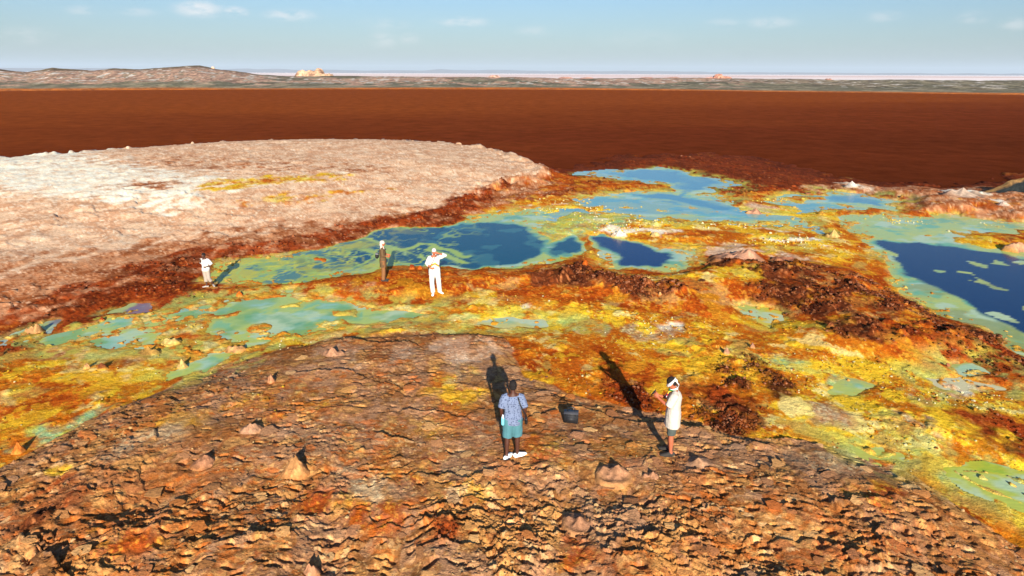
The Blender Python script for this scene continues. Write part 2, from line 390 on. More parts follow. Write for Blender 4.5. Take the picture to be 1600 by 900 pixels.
# painted mineral zones: (kind, outline, softness m, strength)
def zone(kind, pts, soft, st=1.0): return (kind, [at(px, py)[:2] for px, py in pts], soft, st)
def blob(kind, px, py, rx, ry, st=1.0):
    x, y, z = at(px, py)
    slant = math.sqrt(x * x + y * y + CAM_H ** 2)
    ax = rx * slant / FPX
    y1 = at(px, py - ry)[1]; y0 = at(px, py + ry)[1]
    return (kind, (x, y, ax, max(.05, (y1 - y0) / 2)), 'b', st)
PAINT = [
 zone("darkred", [(-900, 620), (0, 520), (0, 470), (150, 440), (260, 410), (330, 395), (420, 385), (540, 362), (700, 330), (790, 296), (860, 280), (870, 262), (950, 240), (1200, 240), (1320, 280), (1900, 260), (1900, 300), (1400, 306), (1180, 300), (900, 306), (760, 330), (560, 395), (480, 392), (330, 405), (300, 450), (540, 455), (420, 470), (150, 500), (0, 560), (-600, 700)], .6),
 zone("lakemud", [(860, 252), (950, 236), (1200, 236), (1320, 270), (1420, 286), (1600, 270), (1600, 292), (1300, 292), (1180, 290), (1090, 276), (1080, 266), (1000, 262), (930, 268), (900, 270)], 1.5, .75),
 zone("orange", [(790, 290), (880, 274), (1060, 284), (1060, 296), (900, 304), (850, 320), (720, 330)], .9, .7),
 zone("ochre", [(700, 335), (860, 305), (1000, 300), (1320, 330), (1340, 380), (1370, 410), (1350, 420), (1150, 395), (930, 375), (840, 360)], .8),
 zone("yellowflat", [(1150, 325), (1230, 328), (1320, 335), (1325, 350), (1250, 350), (1180, 340)], .5),
 zone("green", [(820, 340), (850, 322), (960, 306), (1010, 318), (1050, 335), (1050, 350), (980, 352), (925, 362), (910, 375), (858, 378), (838, 362)], .6, .85),
 zone("yellowflat", [(1460, 372), (1520, 362), (1700, 360), (1700, 398), (1600, 393), (1530, 386)], .5),
 zone("orange", [(1520, 366), (1570, 362), (1700, 362), (1700, 385), (1580, 384)], .4, .9),
 zone("pink", [(1240, 294), (1320, 284), (1600, 290), (1900, 280), (1900, 350), (1600, 346), (1500, 334), (1410, 328), (1395, 314), (1330, 303)], .8, .12),
 zone("tan", [(1240, 294), (1320, 286), (1600, 290), (1900, 280), (1900, 350), (1600, 346), (1500, 334), (1410, 328), (1395, 314), (1330, 303)], .8, .7),
 zone("orange", [(330, 460), (560, 428), (700, 418), (900, 400), (940, 418), (1060, 430), (1120, 430), (1200, 480), (1160, 510), (900, 500), (700, 480), (560, 470), (440, 462)], .5),
 zone("orange", [(1040, 470), (1300, 480), (1600, 560), (1800, 650), (1700, 640), (1500, 600), (1300, 560), (1150, 520), (1000, 510)], .8),
 zone("rubble", [(1090, 410), (1140, 405), (1200, 414), (1330, 425), (1400, 450), (1520, 500), (1570, 520), (1560, 540), (1400, 520), (1250, 500), (1200, 470), (1130, 440)], .5, .62),
 zone("rubble", [(1190, 505), (1300, 500), (1420, 520), (1600, 540), (1800, 610), (1800, 640), (1600, 575), (1420, 560), (1240, 530)], .5, .45),
 zone("darkred", [(1400, 510), (1600, 545), (1800, 610), (1800, 660), (1600, 600), (1450, 560)], .6, .55),
 zone("rubble", [(815, 425), (905, 412), (930, 428), (1030, 440), (1090, 460), (1010, 475), (930, 450), (880, 446), (820, 440)], .3, .85),
 zone("ochre", [(940, 428), (1060, 432), (1110, 420), (1190, 430), (1195, 445), (1130, 450), (1020, 448)], .35, .8),
 zone("yellowflat", [(1105, 425), (1170, 420), (1195, 438), (1130, 444)], .4, .6),
 zone("yellowflat", [(1155, 492), (1190, 480), (1250, 490), (1300, 505), (1250, 512), (1190, 512)], .4),
 # ground between the green pool and the crust, left
 zone("ochre", [(-500, 640), (0, 560), (60, 545), (170, 545), (260, 560), (262, 592), (180, 640), (0, 728), (-500, 960)], .4),
 zone("sulphur", [(0, 570), (90, 548), (200, 560), (180, 590), (60, 650), (-60, 640)], .6, .22),
 zone("sulphur", [(140, 600), (220, 565), (270, 575), (250, 600), (170, 645), (60, 700), (20, 690)], .4, .35),
 zone("green", [(110, 660), (190, 620), (200, 632), (110, 680), (40, 710), (20, 700)], .3, .65),
 zone("green", [(0, 690), (60, 650), (90, 664), (0, 716)], .3, .5),
 zone("orange", [(-100, 590), (60, 575), (200, 590), (160, 640), (0, 690), (-200, 760)], .8, .5),
 zone("tan", [(30, 555), (80, 535), (180, 552), (240, 560), (210, 580), (140, 575)], .4, .3),
 # right of the crust
 zone("ochre", [(700, 470), (900, 470), (1160, 510), (1300, 520), (1500, 590), (1700, 650), (2000, 800), (2000, 1100), (1600, 850), (1500, 780), (1360, 710), (1190, 684), (1000, 640), (830, 600), (800, 530), (690, 520), (480, 540), (480, 525), (560, 515), (700, 505)], .5),
 zone("sulphur", [(720, 475), (860, 480), (1000, 480), (1100, 500), (1150, 530), (1000, 540), (840, 525), (720, 515)], .6, .6),
 zone("sulphur", [(1300, 540), (1450, 580), (1600, 640), (1800, 760), (1800, 960), (1600, 840), (1480, 740), (1330, 690), (1180, 640), (1230, 600), (1210, 560)], .5, .8),
 zone("yellowflat", [(1020, 570), (1200, 560), (1280, 620), (1200, 640), (1100, 600)], .4, .35),
 zone("rubble", [(1090, 560), (1160, 545), (1230, 580), (1260, 620), (1200, 640), (1130, 610), (1080, 590)], .35, .36),
 zone("darkred", [(830, 600), (900, 560), (1000, 570), (1080, 590), (1200, 640), (1190, 684), (1080, 660), (950, 630)], .5, .6),
 zone("orange", [(790, 530), (900, 540), (1000, 560), (1060, 600), (920, 600), (830, 600)], .4, .5),
 zone("rubble", [(1060, 620), (1150, 625), (1200, 660), (1180, 684), (1060, 660)], .3, .5),
 zone("darkred", [(1480, 640), (1600, 650), (1700, 700), (1650, 740), (1550, 700)], .5, .75),
 zone("grey", [(1240, 625), (1300, 612), (1350, 650), (1335, 668), (1290, 665)], .3, .8),
 zone("grey", [(1400, 640), (1450, 650), (1490, 690), (1450, 680)], .2, .7),
 # pale plateau
 zone("tan", [(-900, 600), (-500, 470), (0, 415), (150, 400), (330, 368), (500, 350), (640, 335), (760, 310), (860, 284), (780, 300), (720, 332), (560, 368), (470, 388), (330, 402), (240, 430), (120, 470), (0, 505), (-500, 640)], .9),
 zone("pink", [(-900, 520), (-500, 252), (0, 243), (480, 212), (740, 218), (850, 252), (866, 268), (850, 276), (770, 290), (720, 316), (560, 350), (330, 375), (180, 396), (0, 440), (-300, 480)], 1.2, .95),
 zone("tan", [(0, 440), (180, 396), (300, 390), (330, 400), (200, 440), (0, 490), (-300, 520)], 1.5, .5),
 zone("tan", [(-300, 520), (0, 405), (160, 384), (330, 358), (560, 336), (720, 306), (860, 280), (860, 300), (640, 350), (330, 402), (0, 500)], 2.5, .55),
 zone("tan", [(150, 262), (240, 244), (440, 250), (640, 262), (560, 272), (380, 268), (230, 272)], 3., .40),
 zone("white", [(-900, 330), (-500, 262), (0, 245), (100, 238), (170, 231), (120, 248), (200, 262), (320, 280), (300, 290), (150, 308), (0, 300), (-500, 400)], 4.5, .85),
 zone("white", [(190, 292), (300, 276), (420, 276), (560, 270), (480, 284), (330, 300), (290, 335), (200, 325), (110, 312)], 1.2, .5),
 zone("tan", [(168, 292), (215, 284), (285, 287), (240, 297)], 1., .8),
 zone("yellowflat", [(300, 296), (340, 280), (420, 274), (500, 272), (560, 272), (520, 282), (380, 292)], .8, .6),
 zone("orange", [(330, 290), (420, 278), (540, 276), (480, 282)], .6, .45),
 zone("ochre", [(380, 310), (480, 296), (620, 300), (520, 312), (420, 322)], 1.0, .35),
 zone("tan", [(760, 282), (840, 272), (866, 270), (850, 282), (790, 292)], .6, .7),
 zone("darkred", [(-300, 620), (0, 512), (120, 478), (240, 434), (330, 404), (470, 390), (545, 372), (640, 350), (716, 332), (790, 294), (790, 284), (700, 316), (600, 340), (470, 366), (330, 382), (200, 412), (60, 470), (-200, 560)], .8, .7),
 zone("rubble", [(-100, 560), (60, 500), (180, 455), (250, 420), (300, 405), (260, 445), (140, 480), (0, 540)], .6, .4),
 # the foreground crust
 zone("crust", [(-900, 1200), (-200, 800), (0, 730), (60, 702), (180, 640), (270, 594), (400, 548), (520, 524), (620, 520), (720, 518), (785, 524), (800, 556), (820, 600), (900, 622), (1000, 645), (1110, 664), (1190, 686),
          (1280, 690), (1360, 712), (1440, 745), (1500, 778), (1600, 850), (1800, 990), (2200, 1300), (2200, 1900), (-900, 1900)], .12),
]
PAINT += [blob(*b) for b in [
 ("sulphur", 760, 480, 40, 14, .7), ("white", 825, 475, 16, 6, .4), ("yellowflat", 750, 462, 26, 10, .7), ("sulphur", 960, 500, 90, 14, .6), ("white", 1040, 510, 26, 12, .5), ("green", 930, 520, 26, 10, .6), ("green", 870, 500, 40, 8, .5), ("grey", 1020, 520, 50, 14, .6), ("green", 1070, 495, 30, 6, .5),
 ("grey", 1300, 640, 50, 22, .3), ("green", 1220, 558, 34, 10, .6), ("green", 1310, 590, 26, 10, .8), ("white", 1440, 612, 40, 10, .25), ("white", 1530, 612, 60, 14, .45), ("yellowflat", 1560, 650, 40, 10, .4), ("green", 1370, 706, 30, 10, .8), ("green", 1540, 745, 50, 18, .7),
 ("orange", 250, 690, 40, 30, .0), ("ochre", 640, 640, 80, 50, .0),
 ("orange", 690, 640, 70, 55, .28), ("ochre", 680, 650, 60, 60, .2), ("orange", 700, 560, 50, 20, .0), ("ochre", 730, 600, 50, 40, .38), ("grey", 745, 590, 40, 34, .3), ("darkred", 690, 820, 90, 22, .55), ("orange", 560, 790, 120, 50, .5), ("orange", 640, 720, 60, 30, .4), ("ochre", 730, 760, 60, 26, .3), ("grey", 720, 765, 28, 16, .35),
 ("grey", 590, 762, 60, 22, .45), ("grey", 530, 745, 34, 22, .35), ("orange", 200, 830, 80, 40, .5), ("darkred", 60, 780, 70, 50, .5), ("rubble", 80, 800, 50, 40, .5), ("grey", 125, 770, 40, 26, .35), ("yellowflat", 82, 735, 24, 10, .35), ("grey", 125, 820, 24, 18, .4),
 ("grey", 230, 700, 60, 60, .4), ("grey", 30, 860, 50, 40, .3), ("orange", 420, 860, 50, 30, .35), ("darkred", 980, 870, 150, 40, .3), ("orange", 880, 850, 60, 30, .35), ("orange", 1370, 770, 60, 30, .5), ("orange", 1300, 840, 80, 40, .3), ("grey", 1330, 720, 120, 24, .4), ("grey", 1180, 830, 160, 50, .25), ("pink", 1120, 700, 40, 12, .35),
 ("pink", 720, 545, 80, 24, .45), ("pink", 560, 560, 110, 30, .3), ("pink", 470, 660, 80, 40, .25), ("ochre", 460, 620, 90, 40, .35), ("ochre", 300, 640, 80, 40, .2), ("orange", 830, 700, 60, 40, .35), ("ochre", 940, 710, 120, 40, .25), ("ochre", 1240, 770, 60, 26, .15), ("grey", 1235, 770, 34, 14, .35), ("darkred", 1260, 680, 60, 8, .0),
 ("orange", 822, 360, 22, 10, .9), ("orange", 745, 338, 40, 8, .8), ("yellowflat", 905, 400, 50, 4, .8), ("ochre", 1000, 385, 60, 6, .6), ("orange", 1080, 362, 60, 8, .5), ("orange", 1250, 375, 70, 8, .7), ("orange", 1180, 378, 60, 6, .6), ("yellowflat", 1290, 392, 60, 8, .6), ("white", 970, 362, 30, 8, .7), ("white", 1020, 366, 24, 6, .5),
 ("white", 930, 345, 30, 5, .5), ("white", 1260, 378, 30, 7, .5), ("white", 1200, 355, 60, 5, .4), ("sulphur", 1140, 352, 90, 8, .6), ("sulphur", 1000, 325, 80, 12, .5), ("pink", 1180, 324, 24, 6, .9), ("pink", 1150, 390, 38, 11, .9), ("pink", 1225, 402, 34, 8, .5), ("darkred", 1120, 312, 60, 5, .5), ("darkred", 1290, 355, 40, 5, .5),
 ("rubble", 1560, 485, 50, 5, .0), ("pink", 1340, 292, 14, 6, .9), ("white", 1330, 289, 8, 5, .8), ("white", 1510, 300, 24, 8, .7), ("white", 1570, 317, 10, 4, .6), ("orange", 450, 432, 40, 6, .0), ("tan", 560, 445, 90, 6, .25), ("ochre", 850, 470, 60, 20, .4), ("yellowflat", 320, 412, 26, 10, .0),
 ("white", 860, 322, 50, 5, .6), ("sulphur", 900, 326, 90, 9, .9), ("sulphur", 960, 316, 70, 8, .9), ("white", 930, 318, 60, 3, .6), ("sulphur", 1040, 352, 70, 6, .8), ("white", 1000, 362, 60, 4, .7), ("sulphur", 1460, 345, 90, 7, .95), ("white", 1500, 342, 60, 3, .7), ("white", 1440, 348, 30, 3, .6), ("sulphur", 1230, 376, 80, 7, .9), ("white", 1230, 374, 50, 3, .8), ("sulphur", 1180, 350, 70, 4, .8), ("ochre", 1250, 348, 60, 6, .8), ("sulphur", 500, 500, 40, 8, .6), ("sulphur", 450, 525, 50, 8, .7), ("ochre", 560, 520, 80, 6, .6),
]]
BLOBS_GREEN = []

# warp and ledges
LEDGES = [  # cracks whose near lip stands up: points, height, reach m
 ([(505, 532), (535, 528), (560, 533), (600, 537), (635, 536), (668, 545)], .09, .35), ([(450, 580), (490, 580), (530, 577), (552, 581), (575, 592)], .07, .3), ([(575, 592), (620, 604), (650, 612)], .04, .2),
 ([(0, 838), (30, 832), (58, 842), (70, 862), (95, 885), (120, 900)], .13, .3), ([(60, 825), (90, 838)], .10, .3), ([(970, 658), (1030, 664), (1080, 672), (1115, 664)], .10, .35), ([(1190, 684), (1250, 688), (1300, 694)], .07, .3),
 ([(600, 650), (640, 640), (690, 646), (730, 655)], .045, .2), ([(585, 676), (610, 686), (650, 688)], .06, .22), ([(640, 738), (690, 742), (730, 748), (790, 736)], .04, .2), ([(630, 806), (700, 808), (750, 796)], .05, .2), ([(580, 825), (640, 815), (690, 806)], .04, .2),
 ([(330, 850), (380, 838), (430, 832)], .06, .22), ([(270, 850), (310, 842), (350, 846)], .06, .22), ([(1430, 512), (1470, 522), (1500, 520), (1530, 512)], .16, .5), ([(1450, 560), (1500, 560), (1560, 566)], .12, .4),
 ([(740, 540), (770, 535), (790, 548)], .035, .2), ([(700, 785), (760, 775), (840, 778)], .035, .2), ([(1150, 790), (1230, 785), (1300, 792)], .05, .2), ([(1290, 780), (1360, 778), (1400, 786)], .06, .22), ([(1180, 845), (1260, 838), (1330, 850)], .05, .2),
 ([(940, 800), (1000, 790), (1060, 800)], .05, .2), ([(820, 655), (860, 650), (900, 648)], .05, .2), ([(860, 630), (920, 640), (970, 658)], .05, .2), ([(120, 880), (200, 885), (300, 895)], .06, .2), ([(480, 850), (540, 838), (600, 832)], .04, .2), ([(620, 850), (700, 845), (760, 850)], .04, .2),
 ([(213, 740), (216, 728), (220, 745), (222, 760)], .05, .12), ([(238, 675), (245, 690)], .05, .12), ([(760, 292), (790, 286), (845, 283)], .14, .8), ([(722, 270), (750, 285), (765, 300)], .08, .8), ([(1240, 300), (1330, 300), (1420, 306), (1520, 312), (1600, 312)], .12, .8)]
LEDGES = [([at(px, py)[:2] for px, py in pts], a, w) for pts, a, w in LEDGES]
VEINS = Z([(560, 372), (600, 383), (640, 388), (672, 382), (700, 384), (722, 395), (716, 412), (640, 416), (560, 424), (460, 440), (330, 442), (320, 410), (470, 395)])
VEIN_LINES = [Z(p) for p in [[(570, 376), (602, 384), (640, 387), (665, 382), (690, 383), (712, 392), (728, 398)], [(604, 384), (620, 392), (612, 402), (622, 412)], [(680, 392), (700, 398), (725, 407)], [(560, 392), (590, 402), (600, 412)]]]
LAKE_Z = -.22

def terrain(x, y):
    """height, mineral colour and pool index of the near ground at x, y (arrays)"""
    x = x.astype(np.float32); y = y.astype(np.float32)
    N = x.shape[0]
    r = np.sqrt(x * x + y * y)
    # outlines wander at several sizes
    wa = np.clip(r * .022, .12, 1.6)
    n1x = fbm(x * .9, y * .55, 11, 4) - .5; n1y = fbm(x * .9 + 40, y * .55 + 9, 12, 4) - .5
    n2x = fbm(x * .22, y * .16, 13, 3) - .5; n2y = fbm(x * .22 + 40, y * .16 + 9, 14, 3) - .5
    X = x + wa * 1.3 * n1x + wa * 1.2 * n2x; Y = y + wa * 2.6 * n1y + wa * 2.2 * n2y
    ed = sdf(x, y, PLATEAU, 6.); edn = np.clip(1 - np.abs(ed - 1.2) / 2.4, 0, 1) * (fbm(x * .7, y * .9, 15, 4) - .42) * 1.1
    h = coarse(x + wa * .5 * n1x, y + wa * .8 * n1y)
    h = h + edn * ss(y - .35 * np.abs(x), 42, 56)
    # mineral weights
    W = np.zeros((len(K), N), np.float32); W[K["orange"]] = 1
    for kind, P, soft, st in PAINT:
        if st <= 0: continue
        if soft == 'b':
            cx, cy, ax, ay = P
            m = (np.abs(X - cx) < ax * 1.7) & (np.abs(Y - cy) < ay * 1.7)
            idx = np.nonzero(m)[0]
            if not len(idx): continue
            d = np.sqrt(((X[idx] - cx) / ax) ** 2 + ((Y[idx] - cy) / ay) ** 2)
            w = ss(d, 1.35, .45) * st
        else:
            s = sdf(X, Y, P, soft * 2 + .5)
            idx = np.nonzero(s > -soft)[0]
            if not len(idx): continue
            w = ss(s[idx], -soft, soft) * st
        W[:, idx] *= (1 - w)
        W[K[kind], idx] += w
    # break partial weights into patches rather than blends
    nb = fbm(x * 2.3, y * 1.6, 31, 4); nb2 = fbm(x * 6.1, y * 4.4, 37, 3)
    for i in range(len(K)):
        W[i] = W[i] * (.25 + 1.6 * np.clip(.5 + 3.2 * (fbm(x * 1.7 + i * 13, y * 1.2, 50 + i, 3) - .5) + 1.0 * (nb2 - .5), 0, 1) ** 1.5) if i != K["crust"] else W[i] * .8
    W /= W.sum(0) + 1e-6
    W = W ** 2.6; W /= W.sum(0) + 1e-6
    # colours
    f_a = fbm(x * 1.5, y * 1.1, 61, 4); f_b = fbm(x * 11, y * 8, 67, 3)
    lod = np.clip(np.log2(np.maximum(r, 1) / 14.), 0, 2.999)
    l0 = np.floor(lod); f_c = np.zeros(N, np.float32)
    for q in (0, 1, 2, 3):      # grain gets coarser in fixed steps with distance
        wq = np.clip(1 - np.abs(lod - q), 0, 1); idq = np.nonzero(wq > 0)[0]
        if len(idq): f_c[idq] += wq[idq] * fbm(x[idq] * 22 / 2 ** q, y[idq] * 14 / 2 ** q, 71 + q, 3)
    rgb = np.zeros((N, 3), np.float32)
    for kname, i in K.items():
        c1, c2, c3 = PAL[kname]
        idx = np.nonzero(W[i] > .01)[0]
        if not len(idx): continue
        a = ss(f_a[idx] * .55 + f_b[idx] * .45, .42, .60)[:, None]
        c = c1 * (1 - a) + c2 * a
        b = ss(f_c[idx] + .25 * (nb[idx] - .5), .60, .72)[:, None] * .85
        c = c * (1 - b) + c3 * b
        rgb[idx] += c * W[i][idx][:, None]
    # ---------------- relief
    wc = W[K["crust"]] + .6 * W[K["grey"]] * (W[K["crust"]] > .05)
    far_fade = 1 / (1 + (r / 60.) ** 2)
    rough = W[K["rubble"]] * 1.0 + W[K["darkred"]] * .45 + W[K["sulphur"]] * .55 + W[K["ochre"]] * .4 + W[K["orange"]] * .25 + W[K["yellowflat"]] * .18 + W[K["green"]] * .12 + W[K["grey"]] * .4 + W[K["white"]] * .25 + W[K["pink"]] * .18 + W[K["tan"]] * .3 + W[K["lakemud"]] * .25
    big = (fbm(x * .5, y * .5, 81, 3) - .5)
    h = h + .18 * big * np.clip(wc * 1.2 + .2, 0, 1)
    # scaly crust: overlapping plates whose far lips curl up
    idx = np.nonzero(wc > .03)[0]
    if len(idx):
        xi, yi = x[idx], y[idx]
        u = xi + .35 * (fbm(xi * 1.6, yi * 1.6, 91, 3) - .5); v = yi + .5 * (fbm(xi * 1.6 + 7, yi * 1.6, 92, 3) - .5)
        tone = np.zeros(len(idx), np.float32); hh = np.zeros(len(idx), np.float32)
        patch = ss(fbm(xi * .55, yi * .5, 95, 4), .40, .60)
        smooth_zone = ss(sdf(xi, yi, SMOOTH, 2.), -.8, .8)
        tune = .66 + .7 * ss(yi, 15.5, 10.5)
        for sx, sy, amp, sd in ((.9, 1.4, .026, 101), (2.6, 4.3, .031, 106), (5.4, 10., .023, 111), (11., 19., .014, 121)):
            wob = .22 / sx * 3
            f1, f2, dx, dy, cid = vor((u + wob * .4 * (fbm(xi * sx * 2, yi * sy * 1.4, sd + 2, 2) - .5)) * sx, (v + wob * .4 * (fbm(xi * sx * 2 + 5, yi * sy * 1.4, sd + 3, 2) - .5)) * sy, sd)
            am = amp * np.clip(2.4 * cid - .75, .02, 1.6) * (.22 + 1.05 * patch) * tune
            if sd > 105: am = am * (1 - .7 * smooth_zone)
            ph = (np.modf(cid * 37.7)[0] - .5) * 2.2
            ramp = dy * np.cos(ph) + dx * np.sin(ph)
            hh += am * (ramp * 1.15 + (cid - .5) * .5)
            tone += (cid - .5) * (.5 if sd < 105 else .3)
            if sd == 111:
                cid_m = cid
        crack = np.exp(-((f2 - f1) / .08) ** 2)
        # pits
        f1, f2, dx, dy, cid = vor(u * 3.0 + 5 + .5 * n1x[idx], v * 5.4, 131)
        pit = ss(.34 - f1 + .12 * (cid - .5), 0, .10) * (cid > .74 - .25 * ss(yi, 14, 10.5)) * ss(fbm(xi * .6, yi * .6, 133, 2) + .2 * ss(yi, 15, 11), .45, .6)
        hh -= pit * .10
        hh += .020 * (fbm(xi * 16, yi * 16, 141, 3) - .5) + .03 * (fbm(xi * 4, yi * 5, 143, 3) - .5)
        h[idx] += hh * np.clip(wc[idx] * 1.3, 0, 1)
        # whole plates differ a little in mineral colour; some are cream
        k = (1 + .22 * np.clip(tone, -1, 1))[:, None]
        rgb[idx] *= k
        g1 = fbm(xi * .55, yi * .42, 155, 5); g2 = fbm(xi * 2.6, yi * 1.9, 157, 4)
        t = (ss(g1 * .55 + g2 * .45, .50, .57) * wc[idx])[:, None] * .45; rgb[idx] = rgb[idx] * (1 - t) + S(178, 98, 38) * t
        t = (ss(g1 * .45 + g2 * .55, .445, .39) * wc[idx])[:, None] * .5; rgb[idx] = rgb[idx] * (1 - t) + S(184, 140, 104) * t
        t = (ss(g2 + .1 * (g1 - .5), .60, .66) * wc[idx])[:, None] * .45; rgb[idx] = rgb[idx] * (1 - t) + S(222, 168, 96) * t
        t = (ss(fbm(xi * 7, yi * 7, 159, 4, .65), .42, .34) * wc[idx])[:, None] * .45; rgb[idx] = rgb[idx] * (1 - t) + S(92, 50, 28) * t
        cream = ((cid_m > .88) * ss(fbm(xi * .8, yi * .8, 151, 3), .5, .62) * wc[idx] * ss(f_b[idx], .3, .6))[:, None] * .7
        rgb[idx] = rgb[idx] * (1 - cream) + S(230, 184, 126) * cream
        rust = ((cid_m < .22) * ss(fbm(xi * .6, yi * .6, 153, 3), .45, .6) * wc[idx])[:, None] * .6
        rgb[idx] = rgb[idx] * (1 - rust) + S(190, 98, 36) * rust
    # ledges
    for P, A, wdt in LEDGES:
        P = np.array(P, np.float32); mg = wdt * 4
        idx = np.nonzero((x > P[:, 0].min() - mg) & (x < P[:, 0].max() + mg) & (y > P[:, 1].min() - mg) & (y < P[:, 1].max() + mg))[0]
        if not len(idx): continue
        xi = x[idx] + .12 * (vnoise(x[idx] * 5, y[idx] * 5, 7) - .5); yi = y[idx] + .3 * (fbm(x[idx] * 3, y[idx] * 3, 8, 3) - .5)
        best = np.full(len(idx), 1e9, np.float32); sg = np.ones(len(idx), np.float32); endf = np.zeros(len(idx), np.float32)
        n = len(P) - 1
        for q in range(n):
            ax, ay = P[q]; bx, by = P[q + 1]; ex, ey = bx - ax, by - ay
            tt = ((xi - ax) * ex + (yi - ay) * ey) / (ex * ex + ey * ey)
            t = np.clip(tt, 0, 1)
            dx = xi - ax - t * ex; dy = yi - ay - t * ey; d = np.sqrt(dx * dx + dy * dy)
            cr = (ex * dy - ey * dx) * (1 if ex > 0 else -1)
            m = d < best
            best = np.where(m, d, best); sg = np.where(m, np.where(cr < 0, 1, -1), sg)
            endf = np.where(m, (q + t) / n, endf)
        tap = np.clip(endf * (1 - endf) * 5, 0, 1)
        h[idx] += tap * A * np.where(sg > 0, np.exp(-best / wdt), -.75 * np.exp(-best / (wdt * .6)))
    # lumpy, cauliflower-like crust on the rough minerals
    idx = np.nonzero(rough > .03)[0]
    if len(idx):
        xi, yi = x[idx], y[idx]; ri = rough[idx]; lo = lod[idx]
        hh = np.zeros(len(idx), np.float32); lump = np.zeros(len(idx), np.float32)
        for q in (0, 1, 2, 3):
            wq = np.clip(1 - np.abs(lo - q), 0, 1); k = np.nonzero(wq > 0)[0]
            if not len(k): continue
            sc = 9.5 / 1.75 ** q
            X_, Y_ = xi[k] + .9 / sc * (fbm(xi[k] * sc * .6, yi[k] * sc * .6, 161, 2) - .5), yi[k] + .9 / sc * (fbm(xi[k] * sc * .6 + 9, yi[k] * sc * .6, 162, 2) - .5)
            f1, f2, dx, dy, cid = vor(X_ * sc, Y_ * sc * .75, 171 + q)
            b_ = np.clip(1 - f1 * f1 * 1.9, 0, 1) * (.15 + cid ** 1.6)
            f1, f2, dx, dy, cid = vor(X_ * sc * .37, Y_ * sc * .3, 181 + q)
            b2 = np.clip(1 - f1 * f1 * 2.2, 0, 1) * cid ** 2
            hh[k] += wq[k] * (.062 * 1.5 ** q * b_ + .17 * 1.35 ** q * b2); lump[k] += wq[k] * (b_ * .7 + b2 * .5)
        act = ss(fbm(xi * .7, yi * .6, 165, 4), .40, .58)
        h[idx] += hh * ri * (.18 + .95 * act) + .06 * ri * (fbm(xi * 3.2, yi * 2.6, 167, 4) - .5)
        wy = np.clip((W[K["sulphur"]] + .75 * W[K["ochre"]] + .5 * W[K["yellowflat"]] + .3 * W[K["orange"]] + .6 * W[K["green"]])[idx], 0, 1)
        fr = fbm(xi * 1.3, yi * 1.1, 163, 5, .6) + .16 * (lump - .35)
        nm = np.clip((W[K["sulphur"]])[idx], 0, 1)
        t = (wy * ss(fr, .53 - .05 * nm, .58 - .05 * nm))[:, None] * .85
        pale = ss(fbm(xi * .9 + 20, yi * .8, 169, 4), .54, .62)[:, None]
        cc = S(248, 200, 48) * (1 - pale) + S(252, 228, 138) * pale
        rgb[idx] = rgb[idx] * (1 - t) + cc * t
        t = (wy * ss(fr, .46, .40))[:, None] * .7
        rgb[idx] = rgb[idx] * (1 - t) + S(196, 92, 20) * t
        t = (wy * ss(fbm(xi * .8 + 50, yi * .9, 168, 5, .6), .60, .66))[:, None] * .42
        rgb[idx] = rgb[idx] * (1 - t) + S(180, 204, 110) * t
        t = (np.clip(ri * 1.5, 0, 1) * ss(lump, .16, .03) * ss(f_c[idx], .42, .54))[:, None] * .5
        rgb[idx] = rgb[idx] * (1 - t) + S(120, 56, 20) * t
    # pale plateau: long low swells, cracks
    wp = W[K["pink"]] + W[K["white"]] + W[K["tan"]]
    idx = np.nonzero((wp > .1) & (r > 20))[0]
    if len(idx):
        xi, yi = x[idx], y[idx]
        rf = np.clip(r[idx] / 30, 1, 3)
        h[idx] += wp[idx] * (.10 * (fbm(xi * .35, yi * .35, 201, 3) - .5) + .045 * rf * (fbm(xi * 1.3, yi * 1.3, 203, 4) - .5))
        f1, f2, dx, dy, cid = vor(xi * .9 + fbm(xi, yi, 205, 2), yi * .8, 207)
        h[idx] += wp[idx] * .06 * (dy + (cid - .5)) * ss(fbm(xi * .2, yi * .2, 209, 2), .4, .7)
        sp = .5 * fbm(xi * 2.6, yi * 1.5, 211, 4) + .5 * fbm(xi * .35, yi * .8, 213, 4)
        rgb[idx] *= (1 + .55 * (sp - .5) * np.clip(wp[idx], 0, 1))[:, None]
    # ---------------- water
    isl = np.full(N, -5., np.float32)
    for P in ISLANDS:
        isl = np.maximum(isl, sdf(X, Y, P, 5.))
    wid = np.full(N, -1, np.int32); wsd = np.full(N, -3., np.float32); dsd = np.full(N, -3., np.float32)
    for i, (nm, P, deep, *_c) in enumerate(WATER):
        s = sdf(X, Y, P, 3.)
        m = s > wsd
        wsd = np.where(m, s, wsd); wid = np.where(m, i, wid)
        for D in deep:
            dsd = np.maximum(dsd, sdf(X, Y, D, 3.))
    wi = np.minimum(wsd, -isl)
    pinz = np.zeros(N, np.float32)
    for cx, cy, ax, ay, st in PINZ:
        pinz = np.maximum(pinz, st * np.exp(-((X - cx) / ax) ** 2 - ((Y - cy) / ay) ** 2))
    wi = wi - .9 * ss(pinz, .35, .8) * ss(fbm(x * .5, y * .5, 227, 4), .40, .55)
    inw = ss(wi, -.35, .25)
    sc = np.clip(r / 35, .5, 1.8)
    saltn = fbm(x * 1.5, y * 1.1, 221, 4); pim = fbm(x * 4.5, y * 4., 223, 3)
